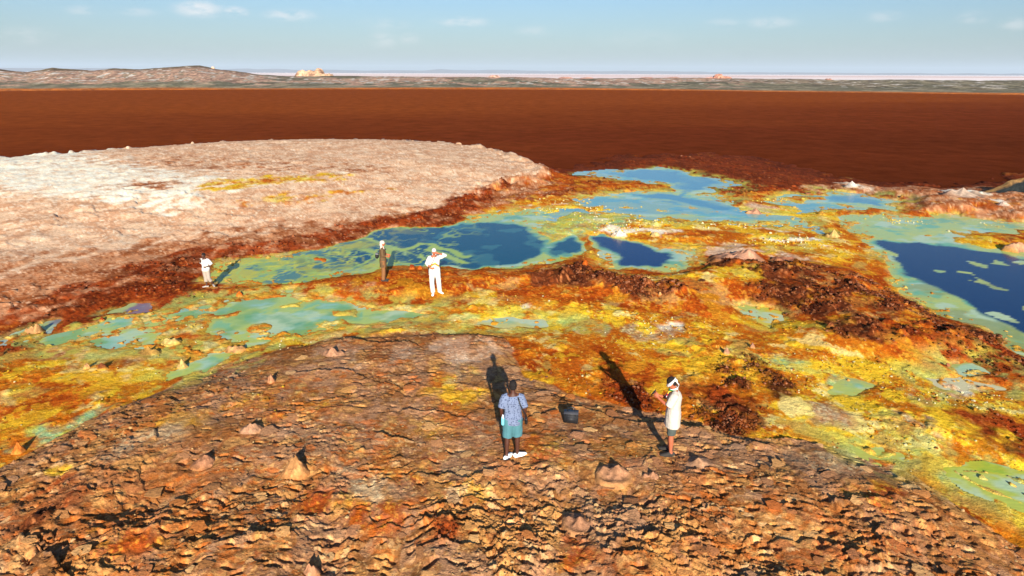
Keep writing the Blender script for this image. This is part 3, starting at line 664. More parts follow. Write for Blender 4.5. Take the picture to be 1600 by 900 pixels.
    bed = -.012 - .050 * ss(wi, -.1, 1.5 * sc) - (.30 - .24 * (wid == 4) - .12 * (wid == 2)) * ss(dsd, -.5 * sc, .5 * sc) + (.20 + .28 * (wid == 4) + .20 * (wid == 2) + .06 * (wid == 0)) * (fbm(x * .9, y * .8, 225, 5, .6) - .52) * (1 - .75 * ss(dsd, -.3, .6)) + .05 * (wid == 4) * (1 - ss(dsd, -.6, .4)) + .13 * ss(pim, .60, .78) * (1 - ss(dsd, -.9, .2)) * ss(wsd, 2.8, .3)
    # blobs of crust floating near the pool rims
    f1, f2, dx, dy, cid = vor(x * .55 + n1x, y * .4 + n1y, 231)
    bed = np.maximum(bed, np.where((cid > .55) & (f1 < .16 + .55 * (fbm(x * .7, y * .9, 232, 4) - .38)) & (wid == 3) & (dsd < 3.0), -.035, -9))
    # green-yellow veins of growing salt in the long pool
    vs = ss(sdf(X, Y, VEINS, 1.), -.6, .6)
    vn = np.abs(fbm(x * .55, y * .45, 241, 3) - .5); vn2 = np.abs(fbm(x * 1.5, y * 1.2, 243, 3) - .5)
    vein = np.maximum(ss(vn, .035, .008), .8 * ss(vn2, .035, .008)) * vs
    for P in VEIN_LINES:
        P = np.array(P, np.float32)
        best = np.full(N, 9., np.float32)
        idx = np.nonzero((X > P[:, 0].min() - 1) & (X < P[:, 0].max() + 1) & (Y > P[:, 1].min() - 1) & (Y < P[:, 1].max() + 1))[0]
        if not len(idx): continue
        bb = np.full(len(idx), 9., np.float32)
        for q in range(len(P) - 1):
            ax, ay = P[q]; bx, by = P[q + 1]; ex, ey = bx - ax, by - ay
            t = np.clip(((X[idx] - ax) * ex + (Y[idx] - ay) * ey) / (ex * ex + ey * ey), 0, 1)
            bb = np.minimum(bb, np.sqrt((X[idx] - ax - t * ex) ** 2 + (Y[idx] - ay - t * ey) ** 2))
        vein[idx] = np.maximum(vein[idx], ss(bb, .38, .15))
    bed = bed * (1 - vein) + np.maximum(bed, -.03) * vein
    bed = np.where(bed > 0, np.minimum(bed * .45, .09) + .03 * (fbm(x * 5, y * 4, 229, 3) - .4), bed)
    low = ss(-wi, -.2, 2.2)
    k0 = ss(saltn, .42, .55)[:, None]
    land = np.maximum(h * (.22 + .78 * low), .03)
    h = land * (1 - inw) + bed * inw
    rim2 = (ss(-wi, 1.8, .0) * (1 - inw) * np.isin(wid, (2, 4, 10, 11, 12, 13, 14)) * ss(fbm(x * 1.4, y * 1.1, 235, 4, .6), .42, .56))[:, None] * .75
    rimc = S(214, 206, 84) * k0 + S(176, 194, 104) * (1 - k0)
    rgb = rgb * (1 - rim2) + rimc * rim2
    # crust that pokes out of shallow water is pale and yellow
    t = (inw * ss(h, -.02, .03))[:, None] * .75
    k1 = ss(saltn, .44, .56)[:, None]; k2 = ss(pim, .38, .52)[:, None]
    cc = (S(236, 214, 110) * k1 + S(214, 136, 44) * (1 - k1)) * k2 + (S(226, 220, 140) * k1 + S(190, 196, 90) * (1 - k1)) * (1 - k2)
    rgb = rgb * (1 - t) + cc * t
    # yellow-green rim of the pools
    rim = (ss(np.abs(wi - .05), .35, .05) * ss(pim, .42, .6) * (wid < 5))[:, None] * .4
    rgb = rgb * (1 - rim) + S(206, 190, 70) * rim
    # down to the lake bed past the shore
    s = sdf(x + 1.5 * n1x * 3, y + 3 * n1y * 3, SHORE, 12.)
    offp = ss(sdf(x, y, PLATEAU, 3.), 0, -2.5) * (inw < .5)
    beach = ss(s, -1, 10) * offp + (1 - offp)
    h = (LAKE_Z + .03) + (h - LAKE_Z - .03) * (.12 + .88 * beach)
    mudw = (ss(s, 7, 0) * offp * ss(r, 30, 40) * .88)[:, None]
    mt = ss(.5 * fbm(x * .35, y * .25, 233, 4) + .5 * pim, .44, .56)[:, None]
    rgb = rgb * (1 - mudw) + (S(80, 34, 17) * (1 - mt) + S(112, 50, 26) * mt) * mudw
    lk = ss(s, 1.2, -3.0)
    h = h * (1 - lk) + (-1.4) * lk
    kinds['rub'] = (W[K['rubble']] + .5 * W[K['darkred']]) * (1 - inw) * (1 - lk); kinds['sul'] = (W[K['sulphur']] + .5 * W[K['ochre']] + .5 * W[K['yellowflat']]) * (1 - inw) * (1 - lk); kinds['cru'] = wc; kinds['bump'] = 1 - .72 * np.clip(wp, 0, 1) * ss(r, 18, 26)
    return h, rgb, wid, wi, dsd, vein, saltn, pim
kinds = {}
PINZ = []
for px, py, rx, ry, st in [(880, 324, 90, 9, 1), (960, 318, 70, 9, 1), (1030, 350, 60, 5, 1), (1460, 345, 90, 6, 1), (1190, 351, 70, 4, .9), (1560, 350, 60, 4, .8)]:
    q = blob('ochre', px, py, rx, ry)[1]; PINZ.append((*q, st))
SMOOTH = [at(px, py)[:2] for px, py in [(830, 665), (960, 660), (1100, 690), (1180, 720), (1150, 760), (980, 770), (880, 740), (830, 700)]] 
# note: a quiet, worn patch of crust round the two standing figures

# ------------------------------------------------------------------ ground mesh
OY = -2.0
def rings():
    rs = [.5, 2.5, 4.5, 6.0, 7.2]; r = 8.2
    while r < 118:
        rs.append(r)
        d = max(r + OY, 6)
        r += .72 * (d * d + CAM_H ** 2) / (CAM_H * 704.)
    rs += [124, 132, 145, 170]
    return np.array(rs, np.float32)
rr = rings()
dense = np.radians(np.arange(-43, 43, .085)).astype(np.float32)
aa = np.concatenate([np.radians(np.arange(-180, -43.2, 1.6)), dense, np.radians(np.arange(44, 179, 1.6))]).astype(np.float32)
NR, NA = len(rr), len(aa)
AA, RR = np.meshgrid(aa, rr)
GX = (np.sin(AA) * RR).ravel(); GY = (np.cos(AA) * RR + OY).ravel()
hgt, rgb, wid, wi, dsd, vein, saltn, pim = terrain(GX, GY)
ii = np.arange(NR * NA, dtype=np.int32).reshape(NR, NA)
def wrapq(I):
    a = I[:-1, :]; b = I[1:, :]
    return np.stack([a, np.roll(a, -1, 1), np.roll(b, -1, 1), b], -1)
quads = wrapq(ii).reshape(-1, 4)[:, ::-1]
co = np.stack([GX, GY, hgt], 1)
ALB = 1.0 / 1.06
ground = mesh_np("ground", co, quads, M_ground, colors=np.concatenate([np.clip(rgb * ALB, 0, .93), kinds['bump'][:, None]], 1))
tag(ground, kind='structure')
def gz(x, y):
    x = np.atleast_1d(np.array(x, np.float32)); y = np.atleast_1d(np.array(y, np.float32))
    return terrain(x, y)[0]
KD = dict(kinds)
HG = hgt.reshape(NR, NA); CG = rgb.reshape(NR, NA, 3)
def lookup(x, y):
    """height and colour read off the built ground grid"""
    a = np.arctan2(x, y - OY); r = np.hypot(x, y - OY)
    i = np.clip(np.searchsorted(rr, r) - 1, 0, NR - 2); j = np.clip(np.searchsorted(aa, a) - 1, 0, NA - 2)
    return HG[i, j], CG[i, j]
print("ground", len(co), "verts")

# ------------------------------------------------------------------ pools: one water sheet each, cut from every second line of the same layout
ri2 = np.nonzero(rr > 7)[0][::1]; ai2 = np.nonzero(np.abs(aa) < np.radians(43))[0][::2]
sub = ii[np.ix_(ri2, ai2)]
swi = wi[sub]; swid = wid[sub]; shh = hgt[sub]
q_id = swid[:-1, :-1]
q_in = (np.maximum.reduce([swi[:-1, :-1], swi[1:, :-1], swi[:-1, 1:], swi[1:, 1:]]) > -.45)
# keep only where some corner of the bed lies near or below the water
q_in &= (np.minimum.reduce([shh[:-1, :-1], shh[1:, :-1], shh[:-1, 1:], shh[1:, 1:]]) < .04)
LBL = ["long pool with lime green veins and deep blue middle", "small deep blue pool with teal right end between orange banks", "pale blue and turquoise shallows nearest the brown lake", "dark blue pool with pale green rim at right edge",
       "milky green pool beyond the foreground crust", "violet grey puddle in red mud", "violet grey puddle at left edge", "small teal puddle above the blue pool", "small yellow puddle in orange mud", "small teal puddle among yellow crust", "small green puddle near the right edge",
       "pale blue puddle with white rim", "bright lime green puddle at right edge", "pale green puddle beside the crust edge", "pale green puddle behind the patterned shirt"]
for k, (nm, P, deep, ce, cs, cd) in enumerate(WATER):
    m = q_in & (q_id == k)
    if not m.any(): continue
    I, J = np.nonzero(m)
    qd = np.stack([sub[I, J], sub[I + 1, J], sub[I + 1, J + 1], sub[I, J + 1]], 1)
    u, inv = np.unique(qd, return_inverse=True)
    qd = inv.reshape(-1, 4).astype(np.int32)
    hx, hy = GX[u], GY[u]
    dep = -np.minimum(hgt[u], .02)
    e = S(*ce); s_ = S(*cs); d_ = S(*cd)
    n = saltn[u]; p = pim[u]
    t1 = ss(dep + .05 * (p - .5) + .03 * (n - .5), .012, .075)[:, None]; t2 = ss(dep + .05 * (n - .5), .10, .24)[:, None]
    c = e * (1 - t1) + s_ * t1
    lime = ss(fbm(hx * .8, hy * .6, 313, 5, .6), .46, .54)[:, None] * (1 - t2 * (.35 if k == 2 else 1)) * .75
    c = c * (1 - lime) + S(196, 208, 96) * lime
    milk = ss(fbm(hx * .7 + 30, hy * .8, 315, 4, .6), .55, .66)[:, None] * (1 - t2) * .6
    c = c * (1 - milk) + S(196, 222, 196) * milk
    if k in (2,):   # streaks of blue in the far shallows
        z = ss(fbm(hx * .12, hy * .5, 301, 4), .42, .62)[:, None] * .55
        c = c * (1 - z) + S(90, 158, 190) * z
    if k == 4:
        z = ss(fbm(hx * .8, hy * .6, 303, 3), .45, .6)[:, None] * .6
        c = c * (1 - z) + S(110, 168, 96) * z
        z = ss(fbm(hx * .9, hy * 1.3, 305, 3), .60, .72)[:, None] * .6
        c = c * (1 - z) + S(160, 205, 190) * z
    c = c * (1 - t2) + d_ * t2
    if k == 0:
        v = vein[u][:, None]
        c = c * (1 - v * .8) + S(172, 196, 60) * v * .8
        z = ss(fbm(hx * .8, hy * .7, 307, 3), .62, .70)[:, None] * .35 * t2
        c = c * (1 - z) + S(90, 160, 150) * z
        lft = ss(hx, -4.0, -9.5)[:, None] * .95
        z = ss(fbm(hx * .45, hy * .5, 309, 5, .6) - .10 * (lft[:, 0] - .5), .60, .44)[:, None] * lft * .8
        c = c * (1 - z) + S(168, 184, 44) * z
        z = ss(fbm(hx * .9, hy * .6, 316, 5, .65), .52, .60)[:, None] * ss(hx, -5, -10)[:, None] * .8
        c = c * (1 - z) + S(40, 116, 128) * z
        z = ss(np.abs(fbm(hx * .9, hy * .9, 317, 4) - .5), .05, .01)[:, None] * lft
        c = c * (1 - z) + S(214, 212, 30) * z
        z = ss(fbm(hx * .5, hy * .5, 318, 5, .6) + .15 * ss(hx, -10, -13.5), .54, .62)[:, None] * lft * .9
        c = c * (1 - z) + S(206, 198, 20) * z
        z = ss(np.abs(fbm(hx * .6, hy * .55, 310, 3) - .5), .03, .008)[:, None] * ss(hx, -1, -4)[:, None] * .8
        c = c * (1 - z) + S(176, 204, 80) * z
    if k == 3:
        z = ss(fbm(hx * .7, hy * .9, 311, 3), .5, .62)[:, None] * (1 - t2) * ss(hy, 36, 28)[:, None] * .8
        c = c * (1 - z) + S(150, 160, 80) * z
    o = mesh_np(nm, np.stack([hx, hy, np.zeros_like(hx)], 1), qd, M_water, colors=np.clip(c * (.66 + .14 * (1 - t2)), 0, .8))
    nz = o.data.polygons[0].normal.z
    if nz < 0: o.data.flip_normals()
    tag(o, kind='structure')

# ------------------------------------------------------------------ lake, salt flat, far shore and hills
def sheet(name, pts, z, mat):
    me = bpy.data.meshes.new(name); me.from_pydata([(a, b, z) for a, b in pts], [], [tuple(range(len(pts)))]); me.update()
    if me.polygons[0].normal.z < 0: me.flip_normals()
    me.materials.append(mat)
    o = bpy.data.objects.new(name, me); COL.objects.link(o); return o
def arc(rad, a0, a1, n):
    return [(rad * math.sin(R(a0 + (a1 - a0) * i / n)), rad * math.cos(R(a0 + (a1 - a0) * i / n))) for i in range(n + 1)]
lake = sheet("lake", arc(420, -75, 75, 40) + list(reversed(arc(30, -75, 75, 20))), LAKE_Z, M_lake)
tag(lake, kind='structure')

def hor_px(px): return 112.8 + (px - 800) * math.tan(ROLL)
def far_z(px, py, d):
    v = ray(px, py); t = d / math.hypot(v.x, v.y)
    return CAM_H + v.z * t
def az_of(px, py=125):
    v = ray(px, py); return math.atan2(v.x, v.y)
SIL = [(-700, 112), (-300, 106), (-100, 110), (0, 109), (25, 112), (45, 114), (70, 111), (85, 108), (110, 109), (150, 110), (180, 107), (210, 108), (250, 106), (290, 103.5), (315, 103.5), (345, 109), (370, 112), (400, 117), (440, 120), (480, 120), (530, 119.5), (600, 120), (680, 120.5), (760, 121.5), (800, 121), (900, 122.5), (1000, 122.5), (1080, 122.5), (1150, 123.5), (1240, 124.5), (1400, 125.5), (1600, 127), (2000, 129), (2600, 129)]
RH = 640.
sa = np.array([az_of(p) for p, _ in SIL]); sh = np.array([far_z(p, q, RH) for p, q in SIL])
SHP = [(-700, 141), (0, 141), (400, 140), (800, 138), (1000, 140), (1200, 143.5), (1400, 145.5), (1600, 147.5), (2500, 150)]
ba = np.array([az_of(p) for p, _ in SHP]); bd = np.array([math.hypot(*at_z(p, q, LAKE_Z)) for p, q in SHP])
fa = np.radians(np.arange(-54, 54, .11)); ft = np.concatenate([np.linspace(-.06, .25, 26)[:-1], np.linspace(.25, 1, 50)[:-1], np.linspace(1, 4.2, 42)])
FA, FT = np.meshgrid(fa, ft)
SHR = np.interp(FA, ba, bd)
SHR = SHR + 6 * (fbm(FA * 60, FA * 0, 401, 4) - .5)
FR = SHR + FT * (RH - SHR)
FX = FR * np.sin(FA); FYY = FR * np.cos(FA)
hs = np.interp(FA, sa, sh)
prof = np.clip(FT, 0, 1); prof = prof * prof * (3 - 2 * prof)
back = ss(FT, 2.6, 1.05)
FZ = hs * (.12 * ss(FT, 0, .12) * (hs > 0) + .88 * prof) * back
fx1 = fbm(FX * .02, FYY * .02, 403, 5); fx2 = fbm(FX * .09, FYY * .06, 405, 4)
FZ = FZ + (fx1 - .5) * (.6 + .28 * np.clip(hs, 0, 20)) * ss(FT, .0, .3) * back + (fx2 - .5) * (.5 + .08 * np.clip(hs, 0, 20)) * ss(FT, 0.02, .15) * back
FZ = FZ + LAKE_Z - .5 + ss(FT, -.02, .03) * .75
FZ = np.where(FT > 3.2, np.minimum(FZ, -.55 - (FT - 3.2)), FZ)
FZ = FZ.astype(np.float32)
n = FX.size
fxr = FX.ravel().astype(np.float32); fyr = FYY.ravel().astype(np.float32); ftr = FT.ravel().astype(np.float32); far_ = FA.ravel().astype(np.float32)
scrub = S(116, 110, 86); scrub2 = S(146, 134, 106); pinkr = S(206, 162, 134); dark = S(88, 74, 60); whit = S(232, 220, 204); hilltop = S(124, 106, 80)
a1 = fbm(fxr * .03, fyr * .02, 411, 4); a2 = fbm(fxr * .12, fyr * .06, 413, 4); a3 = fbm(fxr * .3, fyr * .12, 415, 3)
c = scrub + (scrub2 - scrub) * ss(a2, .4, .6)[:, None]
hh = np.interp(far_, sa, sh).astype(np.float32)
tallw = ss(hh, 4., 9.)
t = (tallw * ss(ftr, .6, .85))[:, None]; c = c * (1 - t) + hilltop * t
pk = ss(a1 * .6 + a2 * .4 + .25 * ss(np.abs(ftr - .55), .4, .0) * tallw + .12 * (ss(far_, -.45, .25) * ss(far_, .5, .1)) * ss(ftr, .3, .8), .50, .58)
pk = pk * ss(ftr, .08, .2) * ss(ftr, 1.0 + .6 * (1 - tallw), .7) * ss(far_, .52, .15)
t = (pk * ss(a3, .3, .55))[:, None]; c = c * (1 - t * .9) + pinkr * t * .9
t = ((a3 > .62) * ss(ftr, .03, .3) * .6)[:, None]; c = c * (1 - t) + dark * t
t = ((a3 < .33) * (a1 > .47) * ss(ftr, .1, .5) * .8)[:, None]; c = c * (1 - t) + whit * t
t = ss(ftr, .07, .015)[:, None]; c = c * (1 - t) + S(186, 104, 40) * t
hills = mesh_np("hills", np.stack([fxr, fyr, FZ.ravel()], 1), np.zeros(0), M_hill) if False else None
jj = np.arange(n, dtype=np.int32).reshape(FX.shape)
qd = np.stack([jj[:-1, :-1], jj[:-1, 1:], jj[1:, 1:], jj[1:, :-1]], -1).reshape(-1, 4)
hills = mesh_np("hills", np.stack([fxr, fyr, FZ.ravel()], 1), qd, M_hill, colors=np.clip(c * ALB, 0, .85))
if hills.data.polygons[0].normal.z < 0: hills.data.flip_normals()
tag(hills, kind='structure')

# salt flat: from behind the camera to the horizon, laid lower than everything near
def flat_mat():
    m, nt, b = new_mat("salt_flat"); L = nt.links.new
    g = nt.nodes.new("ShaderNodeNewGeometry")
    mp = nt.nodes.new("ShaderNodeMapping"); mp.inputs['Scale'].default_value = (.00018, .0011, 1)
    L(g.outputs['Position'], mp.inputs[0])
    n = nt.nodes.new("ShaderNodeTexNoise"); n.inputs['Scale'].default_value = 1.; n.inputs['Detail'].default_value = 4
    L(mp.outputs[0], n.inputs['Vector'])
    cr = nt.nodes.new("ShaderNodeValToRGB"); L(n.outputs[0], cr.inputs[0])
    e = cr.color_ramp.elements
    e[0].position = .38; e[0].color = (*[float(v) for v in S(222, 188, 174)], 1)
    e[1].position = .60; e[1].color = (*[float(v) for v in S(255, 246, 238)], 1)
    L(cr.outputs[0], b.inputs['Base Color']); sval(b, 'Roughness', .9); sval(b, 'Specular IOR Level', .05)
    return m
salt = sheet("salt_flat", arc(60000, 0, 360, 96)[:-1], -2.6, flat_mat())
tag(salt, kind='structure')
# far mountains
def far_mountains():
    n = 400; az = np.radians(np.linspace(-70, 70, n)); d = 34000.
    prof = (.35 + .65 * fbm(az * 5, az * 0, 501, 4)) * (.5 + .9 * ss(np.abs(az + .3), .9, .0))
    top = 170 * prof + 40 * fbm(az * 60, az * 0, 503, 4)
    v = []; 
    rows = [(0, 0), (2500, .55), (5000, 1.), (9000, .45), (14000, 0)]
    for dd, k in rows:
        jit = fbm(az * 40, az * 0 + dd, 505, 3)
        v.append(np.stack([(d + dd) * np.sin(az), (d + dd) * np.cos(az), top * k * (.75 + .5 * jit) - (3 if k == 0 else 0)], 1))
    v = np.concatenate(v); j = np.arange(n * len(rows), dtype=np.int32).reshape(len(rows), n)
    q = np.stack([j[:-1, :-1], j[:-1, 1:], j[1:, 1:], j[1:, :-1]], -1).reshape(-1, 4)
    o = mesh_np("mountains", v, q, plain("far_rock", S(120, 100, 90), .95, .05, var=.2, bscale=.001))
    tag(o, kind='structure')
far_mountains()
# haze
def haze(density):
    me = bpy.data.meshes.new("haze"); bm = bmesh.new(); bmesh.ops.create_cube(bm, size=1)
    for v in bm.verts:
        v.co = Vector((v.co.x * 130000, v.co.y * 130000, -3.8 if v.co.z < 0 else 620))
    bm.to_mesh(me); bm.free()
    m = bpy.data.materials.new("haze_air"); m.use_nodes = True; nt = m.node_tree; nt.nodes.clear()
    o_ = nt.nodes.new("ShaderNodeOutputMaterial"); v = nt.nodes.new("ShaderNodeVolumePrincipled")
    v.inputs['Color'].default_value = (.72, .86, 1.0, 1); v.inputs['Density'].default_value = density; v.inputs['Anisotropy'].default_value = 0.0
    nt.links.new(v.outputs[0], o_.inputs['Volume'])
    me.materials.append(m)
    o = bpy.data.objects.new("haze", me); COL.objects.link(o); tag(o, kind='stuff', label="thin blue haze over the far salt flat")
    return o
HAZE_DENSITY = 3.2e-5
haze(HAZE_DENSITY)
# ------------------------------------------------------------------ loose crust plates, rubble and nodules
rng = np.random.default_rng(7)
def ico(sub):
    bm = bmesh.new(); bmesh.ops.create_icosphere(bm, subdivisions=sub, radius=1)
    v = np.array([p.co[:] for p in bm.verts], np.float32); f = np.array([[q.index for q in p.verts] for p in bm.faces], np.int32); bm.free()
    return v, f
ICO1, ICO2 = ico(1), ico(2)
def lump_shapes(base, n, peaked=0.0, rough=.35, seed=1):
    r = np.random.default_rng(seed); out = []
    for _ in range(n):
        v = base[0] * (1 + rough * (r.random((len(base[0]), 1)) - .5) * 2)
        v[:, 0] *= r.uniform(.8, 1.25); v[:, 1] *= r.uniform(.7, 1.1)
        if peaked:
            k = np.clip(v[:, 2], 0, 1); v[:, :2] *= (1 - peaked * k)[:, None]; v[:, 2] *= 1 + .5 * peaked
        out.append(v.astype(np.float32))
    return out
def scatter(name, wgt, n, rpx, base, squash, mat, tint, label, peaked=0., sink=.35, seed=3, dim=.55):
    """lumps spread over the ground grid; weights say where, rpx the radius as a multiple of the local grain"""
    r = np.random.default_rng(seed)
    p = wgt.astype(np.float64); p[np.abs(np.arctan2(GX, GY - OY)) > R(42)] = 0; p /= p.sum()
    k = r.choice(len(p), size=n, p=p)
    x = GX[k] + r.normal(0, .03, n).astype(np.float32); y = GY[k] + r.normal(0, .06, n).astype(np.float32); z = hgt[k]
    dist = np.sqrt(x * x + y * y + CAM_H ** 2); rad = dist / 704. * r.uniform(rpx[0], rpx[1], n) * r.choice([1, 1, 1, 1.7], n)
    shapes = lump_shapes(base, 12, peaked, seed=seed)
    sid = r.integers(0, 12, n); rot = r.uniform(0, 6.28, n); c, s_ = np.cos(rot), np.sin(rot)
    nv = len(base[0]); V = np.zeros((n, nv, 3), np.float32)
    B = np.stack(shapes)[sid]
    sq = r.uniform(squash[0], squash[1], n)
    V[:, :, 0] = (B[:, :, 0] * c[:, None] - B[:, :, 1] * s_[:, None]) * rad[:, None] + x[:, None]
    V[:, :, 1] = (B[:, :, 0] * s_[:, None] + B[:, :, 1] * c[:, None]) * rad[:, None] + y[:, None]
    V[:, :, 2] = (B[:, :, 2] * sq[:, None]) * rad[:, None] + (z + (sq * rad) * (1 - 2 * sink))[:, None]
    colr = tint(rgb[k], r, n)
    C = np.repeat(colr[:, None, :] * dim, nv, 1) * (1 + .16 * (r.random((n, nv, 1)) - .5))
    F = (base[1][None] + (np.arange(n) * nv)[:, None, None]).reshape(-1, 3)
    o = mesh_np(name, V.reshape(-1, 3), None, mat, colors=np.clip(C.reshape(-1, 3) * ALB, 0, .85).astype(np.float32), smooth=False, tris=F.astype(np.int32))
    tag(o, kind='stuff', label=label)
    return o
def t_rub(c, r, n):
    k = r.random((n, 1)).astype(np.float32)
    return np.where(k > .82, S(176, 112, 78), np.where(k > .5, c * 1.15, c * .8)) * r.uniform(.8, 1.2, (n, 1))
def t_sul(c, r, n):
    k = r.random((n, 1)).astype(np.float32)
    return np.where(k > .86, S(244, 230, 170), np.where(k > .45, S(236, 190, 52), np.where(k > .2, c, S(176, 100, 32)))) * r.uniform(.85, 1.1, (n, 1))
def t_pin(c, r, n):
    k = r.random((n, 1)).astype(np.float32)
    return np.where(k > .7, S(246, 236, 190), np.where(k > .2, S(236, 204, 84), c * 1.2))
dense_rows = (np.hypot(GX, GY - OY) > 9) & (np.hypot(GX, GY - OY) < 100)
dry = (hgt > .02)
patchy = ss(fbm(GX * .6, GY * .5, 601, 3), .42, .62) + .06
scatter("rubble", KD['rub'] ** 1.5 * dense_rows * dry * patchy, 5500, (.35, 1.3), ICO1, (.5, .95), M_rock, t_rub, "dark brown and rust stones strewn over the red mud ridges", seed=3)
scatter("sulphur_nodules", KD['sul'] ** 1.5 * dense_rows * dry * patchy, 1500, (.3, .85), ICO1, (.5, .9), M_rock, t_sul, "small yellow and cream sulphur nodules crusting the ground", seed=4)
pw = np.zeros(len(GX), np.float32)
for px, py, rx, ry, st in [(900, 322, 70, 10, 1), (960, 320, 60, 12, 1), (860, 330, 40, 8, .5), (968, 358, 40, 7, 1.6), (1020, 366, 26, 5, 1), (1100, 352, 120, 5, .9), (1010, 344, 60, 5, .7), (1160, 348, 60, 4, .7), (1450, 345, 60, 7, 1.6), (1510, 350, 60, 7, 1.6), (1580, 352, 30, 4, .6),
                           (1210, 376, 50, 6, 1.1), (1270, 380, 40, 7, .9), (1200, 312, 40, 4, .7), (1010, 316, 20, 5, .9), (1240, 368, 60, 4, .6), (940, 395, 20, 3, .2), (820, 470, 50, 8, .3), (1030, 512, 50, 10, .4), (450, 530, 60, 8, .5), (300, 510, 60, 8, .2), (420, 500, 60, 10, .25), (1520, 620, 60, 10, .3)]:
    x0, y0, z0 = at(px, py); sl = math.sqrt(x0 * x0 + y0 * y0 + CAM_H ** 2)
    ax = rx * sl / FPX; ay = max(.1, (at(px, py - ry)[1] - at(px, py + ry)[1]) / 2)
    pw += st * np.exp(-((GX - x0) / ax) ** 2 - ((GY - y0) / ay) ** 2)
scatter("salt_pinnacles", pw * dense_rows * (.25 + patchy) * (hgt > -.06), 1200, (.3, .9), ICO1, (.4, .75), M_rock, t_pin, "cream and yellow salt knobs fringing the shallow pools", peaked=.4, sink=.3, seed=5)
scatter("crust_fragments", np.clip(KD['cru'], 0, 1) * dense_rows * (.15 + ss(fbm(GX * .7, GY * .6, 611, 3), .45, .62)), 4500, (.4, 1.3), ICO1, (.35, .7), M_rock, lambda c, r, n: np.where(r.random((n, 1)) > .85, S(232, 190, 130), c * r.uniform(.8, 1.15, (n, 1))), "small broken pieces lying on the foreground crust", sink=.3, seed=6)

def flake_mat():
    m, nt, b = new_mat("crust_plate"); L = nt.links.new
    oi = nt.nodes.new("ShaderNodeObjectInfo"); g = nt.nodes.new("ShaderNodeNewGeometry")
    n = nt.nodes.new("ShaderNodeTexNoise"); n.inputs['Scale'].default_value = 18; n.inputs['Detail'].default_value = 6; n.inputs['Roughness'].default_value = .7
    L(g.outputs['Position'], n.inputs['Vector'])
    r = nt.nodes.new("ShaderNodeMapRange"); r.inputs[1].default_value = .28; r.inputs[2].default_value = .72; r.inputs[3].default_value = .6; r.inputs[4].default_value = 1.3; L(n.outputs[0], r.inputs[0])
    s = nt.nodes.new("ShaderNodeVectorMath"); s.operation = 'SCALE'; L(oi.outputs['Color'], s.inputs[0]); L(r.outputs[0], s.inputs['Scale']); L(s.outputs[0], b.inputs['Base Color'])
    bp = nt.nodes.new("ShaderNodeBump"); bp.inputs['Distance'].default_value = .03; L(n.outputs[0], bp.inputs['Height']); L(bp.outputs[0], b.inputs['Normal'])
    sval(b, 'Roughness', .92); sval(b, 'Specular IOR Level', .08)
    return m
M_flake = flake_mat()
def plate_mesh(seed):
    r = random.Random(seed); n = 9; me = bpy.data.meshes.new("crust_plate")
    ang = [(i + r.uniform(-.3, .3)) * 2 * math.pi / n for i in range(n)]
    rad = [r.uniform(.6, 1.1) for _ in range(n)]
    v = [(0, 0, .16)]; 
    for a, q in zip(ang, rad): v.append((math.cos(a) * q * 1.25, math.sin(a) * q, r.uniform(0, .12)))
    for a, q in zip(ang, rad): v.append((math.cos(a) * q * 1.15, math.sin(a) * q * .9, -.35))
    f = [(0, 1 + i, 1 + (i + 1) % n) for i in range(n)] + [(1 + i, 1 + n + i, 1 + n + (i + 1) % n, 1 + (i + 1) % n) for i in range(n)]
    me.from_pydata(v, [], f); me.materials.append(M_flake); me.update(); return me
PM = [plate_mesh(i) for i in range(14)]
rnd = random.Random(5); cnt = 0
while cnt < 290:
    px = rnd.uniform(-10, 1610); py = rnd.uniform(560, 905)
    x, y, z = at(px, py)
    i = np.clip(np.searchsorted(rr, math.hypot(x, y - OY)) - 1, 0, NR - 2); j = np.clip(np.searchsorted(aa, math.atan2(x, y - OY)) - 1, 0, NA - 2)
    if KD['cru'][i * NA + j] < .6: continue
    h0, c0 = lookup(x, y); sl = math.sqrt(x * x + y * y + CAM_H ** 2)
    sz = rnd.uniform(4.5, 12.0) * sl / FPX
    o = bpy.data.objects.new("crust_plate", PM[cnt % 14]); COL.objects.link(o); o.parent = ground
    tilt = R(rnd.uniform(3, 10))
    o.rotation_euler = (tilt, R(rnd.uniform(-7, 7)), rnd.uniform(-.5, .5)); o.scale = (sz, sz * rnd.uniform(.8, 1.3), sz * rnd.uniform(.30, .6))
    o.location = (x, y, float(h0) + sz * .02)
    k = rnd.uniform(.85, 1.2); cc = c0 * k if rnd.random() < .8 else (S(226, 178, 116) * .5 + c0 * .5)
    o.color = (*[float(min(.8, q * ALB)) for q in cc], 1)
    cnt += 1

